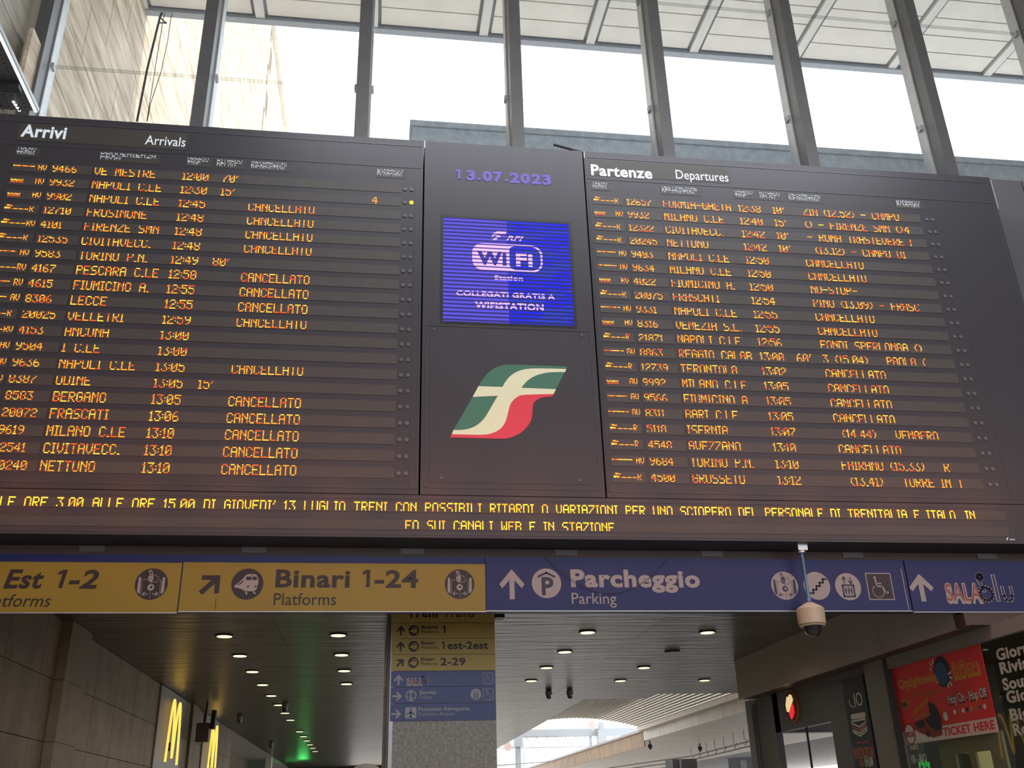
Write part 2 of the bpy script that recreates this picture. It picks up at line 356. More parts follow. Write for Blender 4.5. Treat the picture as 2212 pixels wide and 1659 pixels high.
# hall: roof, side walls, bulkhead behind the board
SLOPE = 0.06
def zc(y): return 21.55+(y-20.5)*SLOPE
ceiling = thing('ceiling', None, None, (8, 0, 21), kind='structure')
m = MB(); y0, y1 = -12, 20.42
fr = Fr((0, 0, 0), (0, 1, 0), (0, 0, 1), (1, 0, 0))
m.prism([(y0, zc(y0)+.06), (y1, zc(y1)+.06), (y1, zc(y1)+.5), (y0, zc(y0)+.5)], fr, -9.5, 34)
m.build('roof_slab', M['slot'], ceiling)
GX = [2.46+3.035*k for k in range(-4, 10)]
rib = MB().prism([(5, zc(5)-.06), (20.42, zc(20.42)-.06), (20.42, zc(20.42)+.07), (5, zc(5)+.07)], fr, -.12, .12).mesh('canopy_rib', M['rib'])
for x in GX: link('canopy_rib', rib, ceiling).location = (x, 0, 0)
pm = MB().prism([(0, 0), (.635, .635*SLOPE), (.635, .635*SLOPE+.05), (0, .05)], fr, .21, 3.035-.21).mesh('ceiling_panel', M['canopy'])
for i in range(22):
    ya = 20.36-.675*(i+1)
    for x in GX[:-1]: link('ceiling_panel', pm, ceiling).location = (x, ya+.02, zc(ya)+.0)
MB().box(-9.5, 34, 20.42, 20.62, zc(20.5)-.10, zc(20.5)+.6).build('edge_lip', M['lip'], ceiling)
MB().box(-9.5, 34, -12, 5, zc(5)-1.0, zc(5)-.95).build('hall_ceiling_lining', M['hallc'], ceiling)

wl = thing('wall_left', None, None, (-7.2, 0, 0), kind='structure')
MB().box(-7.6, -6.97, -12, 15.0, 0, 21.2).build('wall_backing', M['trav_b'], wl)
sm = MB().box(0, .07, .01, 2.19, .01, 1.24).mesh('stone_slab', M['trav_i'])
for j in range(9):
    for i in range(5): link('stone_slab', sm, wl).location = (-6.97, 4.0+2.2*i, 10+1.25*j)
struct(MB().box(30, 30.5, -12, 15, 0, 21.2), 'wall_right', M['trav_i'])
struct(MB().box(-9.5, 30, -12.6, -12, 0, 2.0).box(-9.5, 30, -12.6, -12, 12.5, 21), 'wall_front', M['trav_i'])
wb = thing('wall_back', None, None, (2, 14, 0), kind='structure')
MB().box(-6.9, 30, 13.25, 15.2, 4.87, 11.95).build('wall_core', M['bulk'], wb)
for i in range(12):                       # cladding panels beside and behind the board
    MB().box(-6.9+3.06*i+.012, -6.9+3.06*(i+1)-.012, 13.18, 13.25, 4.9, 11.98).build('cladding_panel', M['bulk'], wb)
struct(MB().box(-6.9, 14.5, 13.2, 15.2, 4.80, 4.87), 'trim_2', M['bulkd'])

struct(MB().box(-6.9, 14.5, 13.165, 13.18, 4.87, 5.6), 'trim_3', M['bulkb'])  # brown puts the display's red glow into this strip's colour
# window wall above the board
win = thing('window_1', None, None, (2, 15, 12), kind='structure')
mm = MB().box(-.12, .12, 15.0, 15.34, 11.95, zc(15)+.0).mesh('mullion', M['mull'])
mf = MB().box(-.15, -.06, 15.34, 15.62, 11.95, zc(15)-.02).box(.06, .15, 15.34, 15.62, 11.95, zc(15)-.02).mesh('glass_frame', M['alu'])
mc_ = MB().box(-.19, -.15, 15.40, 15.52, -.06, .06).box(.15, .19, 15.40, 15.52, -.06, .06).mesh('glass_clip', M['alu'])
gp = MB().box(.16, 3.035-.16, 15.44, 15.455, .03, 2.97).mesh('glass_pane', M['glass'])
gj = MB().box(.16, 3.035-.16, 15.42, 15.475, -.022, .022).mesh('glass_joint', M['glassj'])
WX = [-6.66, -3.60]+[-.57+3.03*k for k in range(0, 11)]
for x in WX:
    link('mullion', mm, win).location = (x, 0, 0)
    link('glass_frame', mf, win).location = (x, 0, 0)
    for z in (15.0, 18.0): link('glass_clip', mc_, win).location = (x, 0, z)
for x in WX[:-1]:
    for z in (12, 15.0, 18.0): link('glass_pane', gp, win).location = (x, 0, z)
    for z in (15.0, 18.0): link('glass_joint', gj, win).location = (x, 0, z)
MB().box(-6.9, 30, 14.9, 15.6, 11.95, 12.05).build('sill', M['alu'], win)

# building and parapet outside the glass
ow = thing('wall_outer', None, None, (-7, 40, 0), kind='structure')
MB().box(-8.2, -6.67, 15.7, 76, 0, 41.2).build('wall_backing', M['trav_b'], ow)
sm2 = MB().box(0, .07, .012, 2.388, .012, 1.448).mesh('stone_slab', M['trav'])
for j in range(20):
    for i in range(11): link('stone_slab', sm2, ow).location = (-6.67, 15.75+2.4*i-(1.2 if j % 2 else 0)+(1.2 if j % 2 and i == 0 else 0)*0, 12.2+1.46*j)
MB().box(-6.67, -6.60, 42.2-.9, 76, 12.2, 41.4).build('far_stone_facing', M['trav'], ow)
cs = MB().box(-.22, .12, .02, 2.98, 0, .75).mesh('coping_stone', M['coping'])
for i in range(14): link('coping_stone', cs, ow).location = (-6.5, 34+3*i, 41.0)
par = thing('parapet', 'grey concrete parapet outside the clerestory glass, right of the arrivals board', 'parapet', (12, 18, 5.31))
MB().box(.48, 32, 18.0, 18.5, 5.31, 16.20).build('parapet_wall', M['conc'], par)
MB().box(.42, 32, 17.94, 18.56, 16.20, 16.36).build('coping', M['conc'], par)

# gallery below: ceiling, walls, openings
gal = thing('ceiling_gallery', None, None, (0, 30, 4.8), kind='structure')
MB().box(-16, 8.6, 13.2, 29.0, 4.83, 5.3).box(-16, 6.4, 29.0, 76, 4.83, 5.3).box(8.6, 11.7, 22.5, 29.0, 4.83, 5.3).build('ceiling_core', M['conc'], gal)
k = 0; ys = 13.22
while ys < 75:
    for (xa, xb) in ((-5.2, -1.74), (-1.74, 1.72), (1.72, 5.18), (5.18, 8.36 if ys < 28 else 6.4)):
        MB().box(xa+.003, xb-.003, ys+.003, ys+2.417, 4.80, 4.83).build('ceiling_panel', M['gceil'], gal)
    ys += 2.42
MB().box(8.36, 11.7, 22.5, 29.0, 4.80, 4.83).build('ceiling_panel', M['gceil'], gal)
MB().box(-16, -5.2, 39.5, 76, 4.80, 4.83).build('side_hall_ceiling', M['glossy_white'], gal)
glw = thing('wall_gallery', None, None, (-5.2, 26, 0), kind='structure')
MB().box(-6.9, -5.26, 13.2, 39.5, 0, 4.8).build('wall_backing', M['trav_b'], glw)
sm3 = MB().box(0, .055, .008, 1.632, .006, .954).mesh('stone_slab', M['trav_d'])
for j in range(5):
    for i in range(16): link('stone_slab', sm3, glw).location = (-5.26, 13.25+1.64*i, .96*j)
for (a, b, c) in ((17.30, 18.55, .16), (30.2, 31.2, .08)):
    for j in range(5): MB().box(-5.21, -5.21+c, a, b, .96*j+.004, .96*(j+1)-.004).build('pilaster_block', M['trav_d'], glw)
MB().box(-5.215, -5.16, 25.6, 28.9, 0, 4.78).box(-5.215, -5.16, 32.6, 35.6, 0, 4.78).build('metal_wall_panel', M['grey'], glw)
MB().box(-5.3, 2.0, 67.6, 68.0, 4.45, 4.8).build('end_beam', M['dark'], gal)

struct(MB().box(-16, -1.5, 76, 76.4, 0, 4.8), 'wall_end', M['trav_d'])  # unseen end wall, sized to keep daylight off the gallery ceiling
# right platform canopy and the opening to the sky
cr_ = thing('platform_canopy', 'long pale canopy slab right of the open skylight, with a sand coloured sunlit edge', 'canopy', (20, 50, 4.4))
MB().box(11.72, 34, 22.4, 92, 4.46, 4.80).build('canopy_slab', M['conc'], cr_)
for i in range(12):
    MB().box(11.72, 20, 23+4.2*i, 27.15+4.2*i, 4.44, 4.46).build('soffit_panel', M['concl'], cr_)
for i in range(8): MB().box(11.66, 11.72, 22.4+2.6*i+.01, 25+2.6*i-.01, 4.44, 4.82).build('edge_panel', M['concl'], cr_)
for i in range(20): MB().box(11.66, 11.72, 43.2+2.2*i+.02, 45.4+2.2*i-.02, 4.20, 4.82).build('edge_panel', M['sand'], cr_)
MB().box(11.6, 12.1, 43.2, 90, 4.82, 4.92).build('edge_flashing', M['alu'], cr_)

# ================================================================== THE BOARD
B = front(12.6); PXC, PZC = 0.0166, 0.0218
def cabinet(name, label, x0, x1, z0, z1):
    t = thing(name, label, 'display board', ((x0+x1)/2, 12.9, z0))
    MB().box(x0+.012, x1-.012, 12.60, 13.17, z0, z1).build('cabinet', M['board'], t)
    return t
def bars(t, name, rects, h=0.006, m='board2'):
    for r in rects: MB().rect(B, *r, -0.002, h).build(name, M[m], t)
TOP = 11.555
arr = cabinet('arrivals_board', 'long black arrivals board with amber rows and the titles Arrivi and Arrivals', -6.75, .53, 5.62, TOP)
inf = cabinet('information_board', 'dark centre board with date, blue screen and green white red logo', .53, 3.13, 5.62, TOP)
dep = cabinet('departures_board', 'long black departures board with amber rows and the titles Partenze and Departures', 3.13, 10.37, 5.62, TOP)
msg = cabinet('message_board', 'low message board under the timetable boards with two lines of yellow scrolling text', -6.75, 10.37, 5.02, 5.61)
for t, a, b in ((arr, -6.7, .50), (dep, 3.17, 10.3)):
    bars(t, 'frame_trim', [(a, b, 11.43, 11.445), (a, b, 11.005, 11.018), (a, b, 5.70, 5.712), (a, a+.012, 5.7, 11.44), (b-.012, b, 5.7, 11.44)])
bars(arr, 'frame_trim', [(.40, .408, 5.7, 11.44)]); bars(dep, 'frame_trim', [(9.27, 9.28, 5.7, 11.44), (3.10+.09, 3.2, 5.7, 11.44)])
bars(inf, 'frame_trim', [(.60, .61, 5.72, 8.22), (3.04, 3.05, 5.72, 8.22), (.6, 3.05, 5.72, 5.73), (.6, 3.05, 8.21, 8.22)])
bars(msg, 'frame_trim', [(-6.7, 9.22, 5.555, 5.565), (-6.7, 9.22, 5.06, 5.07), (9.21, 9.22, 5.06, 5.56)])
DZ = 0.2463; Z0 = 10.60
def train_symbol(fr, kind, a, zt, mb):
    """the small operator mark at the head of a row"""
    def dash(x0, x1, z, h=.011, mi=0): mb.rect(fr, a+x0, a+x1, zt-z-h, zt-z, .006, .010, mi)
    if kind == 'R':
        dash(.045, .085, .012, .02); dash(.09, .125, .022); dash(.02, .06, .055, .024, 1); dash(.065, .10, .055, .024)
        for i in range(9): dash(.12+i*.026, .138+i*.026, .072, .010, i % 3 == 0 and 2 or 1)
    elif kind == 'F':
        for i in range(9): dash(.01+i*.034, .036+i*.034, .05, .013, random.choice((0, 1, 2)))
    else:
        for i in range(7): dash(.02+i*.026, .034+i*.026, .05+.008*(i % 2), .028, random.choice((0, 1)))
        dash(.02, .2, .1, .008, 2)
def row(t, i, X, kind, cat, num, dest, tim, dly, info, plat, skip):
    zc_ = Z0-DZ*i; zt = zc_+.078
    oL, oN, oT = X
    MB().rect(B, oL, oL+.49, zc_-.078, zt, 0, .005).build('display_window', M['strip'], t)
    MB().rect(B, oL+.54, oL+1.12, zc_-.078, zt, 0, .005).build('display_window', M['strip'], t)
    W = MB().rect(B, oL+1.16, oT, zc_-.078, zt, 0, .005).build('display_window', M['strip'], t)
    mats = [M['led_a'], M['led_y'], M['led_r']]
    mb = MB(); train_symbol(B, kind, oL, zt-.005, mb)
    led(B, cat, oL+.365, zt-.018, .0105, .0150, skip, mb=mb)
    led(B, num, oL+.565, zt-.012, .0150, .0185, skip, mb=mb); mb.build('lit_text', mats, t, kind='stuff')
    p = [(dest, oL+1.165), (tim, oL+2.44), (dly, oL+3.03), (info, oL+3.455), (plat, oL+5.30)]
    mb = MB()
    for s_, a in p:
        if s_: led(B, s_, a, zc_+.077, PXC, PZC, skip, mb=mb)
    mb.build('lit_text', mats, t, kind='stuff')
A_ROWS = [
('F','AV','9466','VE MESTRE','12:00',"70'",'',''),('I','AV','9932','NAPOLI C.LE','12:30',"15'",'','4'),
('I','AV','9902','NAPOLI C.LE','12:45','','CANCELLATO',''),('R','R','12710','FROSINONE','12:48','','CANCELLATO',''),
('R','RV','4101','FIRENZE SMN','12:48','','CANCELLATO',''),('R','R','12535','CIVITAVECC.','12:48','','CANCELLATO',''),
('F','AV','9583','TORINO P.N.','12:49',"80'",'',''),('R','RV','4167','PESCARA C.LE','12:50','','CANCELLATO',''),
('F','RV','4615','FIUMICINO A.','12:55','','CANCELLATO',''),('F','AV','8306','LECCE','12:55','','CANCELLATO',''),
('R','R','20025','VELLETRI','12:59','','CANCELLATO',''),('R','RV','4153','ANCONA','13:00','','',''),
('F','AV','9504','I C.LE','13:00','','',''),('F','AV','9636','NAPOLI C.LE','13:05','','CANCELLATO',''),
('F','AV','8387','UDINE','13:05',"15'",'',''),('F','AV','8583','BERGAMO','13:05','','CANCELLATO',''),
('R','R','20072','FRASCATI','13:06','','CANCELLATO',''),('F','AV','9619','MILANO C.LE','13:10','','CANCELLATO',''),
('R','R','12541','CIVITAVECC.','13:10','','CANCELLATO',''),('R','R','20240','NETTUNO','13:10','','CANCELLATO','')]
D_ROWS = [
('R','R','12657','FORMIA-GAETA','12:38',"10'",' ZIA (12.52) - CAMPO',''),('I','AV','9932','MILANO C.LE','12:40',"15'",' () - FIRENZE SMN ()','4'),
('R','R','12322','CIVITAVECC.','12:42',"10'",' - ROMA TRASTEVERE !',''),('R','R','20245','NETTUNO','12:42',"10'",'  (13.12) - CAMPO DI',''),
('F','AV','9403','NAPOLI C.LE','12:50','','CANCELLATO',''),('F','AV','9634','MILANO C.LE','12:50','','CANCELLATO',''),
('I','RV','4022','FIUMICINO A.','12:50','','NO-STOP-',''),('R','R','20075','FRASCATI','12:54','','PINO (13.09) - FRASC',''),
('F','AV','9331','NAPOLI C.LE','12:55','','CANCELLATO',''),('I','AV','8316','VENEZIA S.L.','12:55','','CANCELLATO',''),
('R','R','21871','NAPOLI C.LE','12:56','','FONDI SPERLONGA ()',''),('F','AV','8863','REGGIO CALAB','13:00',"60'",'3 (15.04)   PAOLA (',''),
('R','R','12739','TERONTOLA','13:02','','CANCELLATO',''),('I','AV','9992','MILANO C.LE','13:05','','CANCELLATO',''),
('F','AV','9566','FIUMICINO A.','13:05','','CANCELLATO',''),('F','AV','8311','BARI C.LE','13:05','','CANCELLATO',''),
('R','R','5118','ISERNIA','13:07','',' (14.44)   VENAFRO',''),('R','R','4548','AVEZZANO','13:10','','CANCELLATO',''),
('F','AV','9684','TORINO P.N.','13:10','','FAIRANO (15.33)   R',''),('R','R','4500','GROSSETO','13:12','',' (13.41)   TORRE IN T','')]
for i, r in enumerate(A_ROWS):
    row(arr, i, (-5.56, 0, .185), r[0], r[1], r[2], r[3], r[4], r[5], r[6], r[7], (0,) if (i < 7 or 10 <= i <= 14) else ())
for i, r in enumerate(D_ROWS):
    row(dep, i, (3.235, 0, 8.87), r[0], r[1], r[2], r[3], r[4], r[5], r[6], r[7], (6,) if 10 <= i <= 17 else (0,))
lo = MB().disc(B, 0, 0, .030, .001, .012, 12).mesh('status_lamp', M['lampoff'])
ly = MB().disc(B, 0, 0, .032, .001, .014, 12).mesh('status_lamp', M['lamp_y'])
for i in range(20):
    for t, xs in ((arr, (.245, .345)), (dep, (8.98, 9.085))):
        for n_, x in enumerate(xs):
            on = (t is arr and i == 1 and n_ == 1)
            o = link('status_lamp', ly if on else lo, t); o.location = (x, 0, Z0-DZ*i-.005)
            if on: o['label'] = 'status lamp lit yellow'
# titles and column headings
for t, nm, x0, a in ((arr, 'Arrivi', -5.60, 0), (dep, 'Partenze', 3.2, 0)):
    xe = -3.12 if t is arr else 5.6
    MB().rect(B, x0, xe, 11.085, 11.40, 0, .004).build('title_window', M['strip_t'], t)
mb = MB(); text(mb, B, 'Arrivi', -5.545, -4.90, 11.155, 11.375, .005, .009, BOLD); mb.build('lit_title', M['led_t'], arr)
mb = MB(); text(mb, B, 'Arrivals', -3.74, -3.145, 11.145, 11.315, .005, .009); mb.build('lit_title', M['led_t'], arr)
mb = MB(); text(mb, B, 'Partenze', 3.245, 4.27, 11.085, 11.295, .005, .009, BOLD); mb.build('lit_title', M['led_t'], dep)
mb = MB(); text(mb, B, 'Departures', 4.675, 5.575, 11.115, 11.29, .005, .009); mb.build('lit_title', M['led_t'], dep)
HA = [(-5.55, .27, 'TRENO', 'Train'), (-4.35, .8, 'PROVENIENZA', 'From'), (-3.08, .31, 'ORARIO', 'Time'), (-2.64, .37, 'RITARDO', 'Delay'), (-2.13, .54, 'INFORMAZIONI', 'Information'), (-.2, .40, 'BINARIO', 'Platform')]
HD = [(3.245, .25, 'TRENO', 'Train'), (4.41, .6, 'DESTINAZIONE', 'Destination'), (5.65, .31, 'ORARIO', 'Time'), (6.08, .35, 'RITARDO', 'Delay'), (6.58, .56, 'INFORMAZIONI', 'Information'), (8.5, .42, 'BINARIO', 'Platform')]
for t, H in ((arr, HA), (dep, HD)):
    for x, wd, a, b in H:
        MB().rect(B, x-.02, x+wd+.06, 10.79, 10.965, 0, .004).build('heading_window', M['strip_t'], t)
        mb = MB()
        k = wd/led_cols(a)/.0100; px_ = .0100*k
        led(B, a, x, 10.955, px_, .0095, (0, 2, 4, 5), mb=mb, wy=.75)
        kb = min(px_, wd*.95/max(1, led_cols(b.upper().replace('Y', 'V').replace('J', 'I'))))
        led(B, b.upper().replace('Y', 'V'), x, 10.875, kb, .0095, (1, 3, 5, 6), mb=mb, wy=.75)
        mb.build('lit_heading', [M['led_w'], M['led_t'], M['led_w']], t, kind='stuff')
# message lines
for z in (5.435, 5.19): MB().rect(B, -6.6, 9.10, z-.065, z+.065, 0, .005).build('display_window', M['strip'], msg)
MS = 'DALLE ORE 3.00 ALLE ORE 15.00 DI GIOVEDI\' 13 LUGLIO TRENI CON POSSIBILI RITARDI O VARIAZIONI PER UNO SCIOPERO DEL PERSONALE DI TRENITALIA E ITALO. IN'
n1 = led_cols(MS[3:]); n0 = led_cols(MS); pxm = 13.42/n1
mm_ = [M['led_m'], M['led_y'], M['led_a']]
led(B, MS, 8.62-pxm*n0, 5.503, pxm, .0205, (6,), mm_, 'lit_text', msg, wy=.82)
s2_ = 'EO SUI CANALI WEB E IN STAZIONE'; n2 = led_cols(s2_)
led(B, s2_, .35, 5.255, 2.86/n2, .0200, (6,), mm_, 'lit_text', msg, wy=.82)
mb = MB(); text(mb, B, 'f', 9.03, 9.07, 5.07, 5.11, .003, .005, .03, .4); text(mb, B, 'RFI', 9.09, 9.16, 5.07, 5.09, .003, .005); mb.build('maker_mark', M['led_t'], msg)
bk = MB().box(-.16, .16, 13.150, 13.165, 4.935, 5.015).mesh('mounting_bracket', M['plate'])
for x in (-5.85, -3.75, -1.66, .47, 2.63, 4.77, 6.92, 9.05): link('mounting_bracket', bk, msg).location = (x, 0, 0)

# information board: date, screen, logo
mb = MB()
for s_, a, b in (('1', 1.03, 1.11), ('3', 1.21, 1.35), ('.', 1.385, 1.43), ('0', 1.465, 1.62), ('7', 1.64, 1.79), ('.', 1.825, 1.87), ('2', 1.905, 2.06), ('0', 2.075, 2.235), ('2', 2.255, 2.41), ('3', 2.43, 2.575)):
    if s_ == '.': mb.rect(B, a, b, 10.85, 10.90, .003, .008)
    elif s_ == '1': one(mb, B, a, b, 10.85, 11.035, .003, .008)
    else: text(mb, B, s_, a, b, 10.85, 11.035, .003, .008, .05)
mb.build('lit_date', M['date'], inf)
scr = MB().rect(B, .80, 2.86, 8.26, 10.16, 0, .004).build('screen_frame', M['black'], inf)
MB().rect(B, .84, 1.83, 8.295, 10.115, 0, .008).build('screen_half', M['scr_l'], scr, label='violet left half of the screen')
MB().rect(B, 1.83, 2.815, 8.295, 10.115, 0, .008).build('screen_half', M['scr_r'], scr, label='deep blue right half of the screen')
def rrect(a0, a1, b0, b1, r, n=6, which=(1, 1, 1, 1)):
    P = []
    for (cx, cy, t0, k) in ((a1-r, b1-r, 0, 0), (a0+r, b1-r, 90, 1), (a0+r, b0+r, 180, 2), (a1-r, b0+r, 270, 3)):
        if which[k]: P += [(cx+r*math.cos(math.radians(t0+90*i/n)), cy+r*math.sin(math.radians(t0+90*i/n))) for i in range(n+1)]
        else: P += [((a1, b1), (a0, b1), (a0, b0), (a1, b0))[k]]
    return P
mb = MB(); mb.prism(rrect(1.30, 1.93, 9.205, 9.66, .16, which=(0, 1, 1, 0)), B, .008, .011)
mb.stroke(B, rrect(1.30, 2.36, 9.205, 9.66, .16), .03, .008, .011, True)
text(mb, B, 'RFI', 1.82, 2.09, 9.75, 9.83, .008, .012, BOLD, .35)
mb.prism([(1.58, 9.76), (1.63, 9.83), (1.80, 9.86), (1.83, 9.90), (1.68, 9.90), (1.62, 9.87)], B, .008, .012)
mb.prism([(1.60, 9.74), (1.66, 9.745), (1.70, 9.79), (1.74, 9.82), (1.68, 9.83)], B, .008, .012)
text(mb, B, 'Fi', 1.96, 2.22, 9.30, 9.53, .011, .014, .04)
text(mb, B, 'Station', 1.62, 2.06, 9.035, 9.11, .008, .012, BOLD)
text(mb, B, 'COLLEGATI GRATIS A', 1.04, 2.54, 8.735, 8.82, .008, .012, BOLD)
text(mb, B, 'WIFISTATION', 1.32, 2.36, 8.535, 8.64, .008, .012, .035)
mb.build('screen_print', M['scr_w'], scr)
mb = MB(); mb.prism(rrect(1.86, 2.02, 9.23, 9.635, .07, which=(0, 1, 1, 0)), B, .011, .013); mb.build('screen_cutout', M['scr_r'], scr)
mb = MB(); text(mb, B, 'Wi', 1.36, 1.815, 9.30, 9.53, .011, .014, .045); mb.build('screen_print', M['scr_k'], scr)
lg = MB().rect(B, .66, 2.99, 5.80, 8.18, 0, .004).build('logo_panel', M['board'], inf)
def zp(L): return [tuple((lambda q: (q.x, q.z))(at(880+x/4.148, 700+y/4.148, Y=12.59))) for x, y in L]
def bez(P, n=3):
    """soften a traced outline (Chaikin) once, keeping sharp corners marked by a third value"""
    return P
def cat_rom(pts, n=4, closed=False):
    out = []
    for i in range(len(pts)-1):
        p0 = pts[max(i-1, 0)]; p1, p2 = pts[i], pts[i+1]; p3 = pts[min(i+2, len(pts)-1)]
        for k_ in range(n):
            t = k_/n
            out.append(tuple(.5*((2*p1[q])+(-p0[q]+p2[q])*t+(2*p0[q]-5*p1[q]+4*p2[q]-p3[q])*t*t+(-p0[q]+3*p1[q]-3*p2[q]+p3[q])*t**3) for q in (0, 1)))
    return out+[pts[-1]]
up_in = cat_rom([(853, 563), (880, 515), (930, 460), (1000, 420), (1090, 401), (1200, 398), (1425, 403)])
up_out = cat_rom([(1412, 432), (1350, 430), (1250, 436), (1150, 462), (1075, 508), (1020, 572)])
lo_in = cat_rom([(810, 642), (730, 780), (690, 843), (640, 893), (580, 928), (500, 948), (412, 950)])
lo_out = cat_rom([(398, 987), (560, 991), (690, 991), (765, 975), (825, 945), (865, 900), (890, 842), (905, 780), (925, 715), (952, 680), (990, 650), (1050, 634), (1310, 627)])
gt = cat_rom([(637, 553), (672, 500), (720, 440), (780, 396), (860, 367), (940, 361)])
rd = cat_rom([(1297, 650), (1215, 656), (1160, 680), (1130, 715), (1121, 770), (1118, 820), (1100, 880), (1050, 945), (980, 995), (890, 1024), (850, 1027)])
mb = MB().prism(zp(up_in+up_out+[(1332, 583), (1310, 627)]+lo_out[::-1]+lo_in[::-1]+[(585, 652), (637, 557)]), B, .004, .012)
mb.build('logo_letter', M['logo_w'], lg, label='cream white f of the logo')
for P in (gt+[(1437, 381), (1426, 397)]+up_in[::-1][1:]+[(850, 558)], up_out[::-1]+[(1408, 434), (1335, 578)], lo_in[::-1]+[(808, 643), (583, 656)]):
    MB().prism(zp(P), B, .003, .009).build('logo_field', M['logo_g'], lg, label='green field of the logo')
MB().prism(zp([(383, 1015)]+lo_out+rd), B, .003, .009).build('logo_field', M['logo_r'], lg, label='red field of the logo')
sc_ = MB().disc(B, 0, 0, .020, .004, .012, 10).mesh('screw_cap', M['lampoff'])
for x, z in ((.71, 8.15), (2.92, 8.15), (.83, 5.86), (2.76, 5.86)): link('screw_cap', sc_, inf).location = (x, 0, z)
for t, xs in ((arr, (-2.79,)), (dep, (6.02,))):
    for x in xs: MB().box(x-.10, x+.10, 12.72, 12.9, TOP, TOP+.10).build('lifting_lug', M['board2'], t)
MB().tube((2.66, 12.66, 11.70), (3.2, 12.66, 11.56), .022).build('stay_rod', M['dark'], None, label='thin dark rod leaning over the top edge between centre board and departures board', cat='rod')
MB().box(3.145, 3.155, 12.598, 12.6, 11.42, 11.56).build('joint_strip', M['led_t'], inf); MB().box(.535, .545, 12.598, 12.6, 11.42, 11.56).build('joint_strip', M['alu'], inf)
MB().box(10.36, 10.375, 12.59, 12.61, 10.9, 11.5).build('corner_trim', M['alu'], dep)

# ================================================================== WAYFINDING BAND
S = front(13.0)
struct(MB().box(-6.9, 14.5, 13.03, 13.2, 4.13, 4.865), 'trim_1', M['blue'])
def sign(name, label, x0, x1, z0, z1, m_):
    t = thing(name, label, 'sign', ((x0+x1)/2, 13.01, z0), 'wayfinding signs under the boards')
    MB().box(x0+.004, x1-.004, 13.0, 13.03, z0, z1).build('sign_panel', m_, t)
    MB().box(x0, x1, 12.995, 13.032, z0-.012, z0).build('bottom_rail', M['alu'], t)
    return t
s1 = sign('platform_sign', 'yellow sign reading Est 1-2, cut off by the left edge', -6.9, -2.545, 4.11, 4.755, M['yellow'])
s2 = sign('platform_sign', 'yellow sign reading Binari 1-24 with a slanted arrow', -2.535, 1.465, 4.125, 4.765, M['yellow'])
s3 = sign('parking_sign', 'long blue sign reading Parcheggio, Parking', 1.467, 7.60, 4.135, 4.862, M['blue'])
s4 = sign('assistance_sign', 'blue sign at the right end with a white arrow and red and white outlined lettering', 7.61, 14.4, 4.12, 4.862, M['blue'])
def lett(t, fr, s_, a0, a1, b0, b1, m_, bold=0, shear=0, h=.002, name='lettering'):
    mb = MB(); text(mb, fr, s_, a0, a1, b0, b1, h, h+.003, bold, shear); return mb.build(name, m_, t)
def arrow(t, fr, cx, cz, s_, ang, m_, k=.85):
    c, s__ = math.cos(math.radians(ang)), math.sin(math.radians(ang))
    def R_(P): return [(cx+(x*c-y*s__)*s_, cz+(x*s__+y*c)*s_) for x, y in P]
    w_ = .20
    pts = [(0, 1), (1.0, 0), (.76, -.27), (w_, .27), (w_, -1), (-w_, -1), (-w_, .27), (-.76, -.27), (-1.0, 0)]
    return MB().prism(R_([(x*k, y) for x, y in pts]), fr, .002, .005).build('arrow', m_, t)
def train_icon(t, fr, cx, cz, r, m1, m2):
    d = MB().disc(fr, cx, cz, r, .002, .005, 36).build('pictogram', m1, t)
    # source outline measured in a unit disc
    P = [(-.80, -.10), (-.55, .10), (-.28, .40), (-.15, .60), (0, .68), (.25, .70), (.50, .66), (.62, .50), (.68, .15), (.64, -.15), (.60, -.35), (.45, -.48), (-.10, -.48), (-.35, -.33), (-.60, -.25), (-.80, -.24)]
    mb = MB().prism([(cx+x*r, cz+y*r*.95-.02*r) for x, y in P], fr, .005, .008)
    mb.stroke(fr, [(cx-.08*r, cz-.46*r), (cx+.02*r, cz-.66*r)], .10*r, .005, .008); mb.stroke(fr, [(cx+.36*r, cz-.46*r), (cx+.56*r, cz-.64*r)], .08*r, .005, .008)
    b = mb.build('train_symbol', m2, d)
    mb = MB()
    for x0, x1 in ((-.10, .22), (.28, .56)): mb.rect(fr, cx+x0*r, cx+x1*r, cz+.24*r, cz+.47*r, .008, .010)
    for x in (0.0, .48): mb.rect(fr, cx+(x)*r, cx+(x+.11)*r, cz-.22*r, cz-.11*r, .008, .010)
    mb.disc(fr, cx+.25*r, cz+.56*r, .04*r, .008, .010, 8)
    mb.prism([(cx-.70*r, cz-.12*r), (cx-.40*r, cz+.10*r), (cx-.26*r, cz+.28*r), (cx-.28*r, cz+.12*r), (cx-.42*r, cz-.02*r)], fr, .008, .010)
    mb.build('window_marks', m1, d)
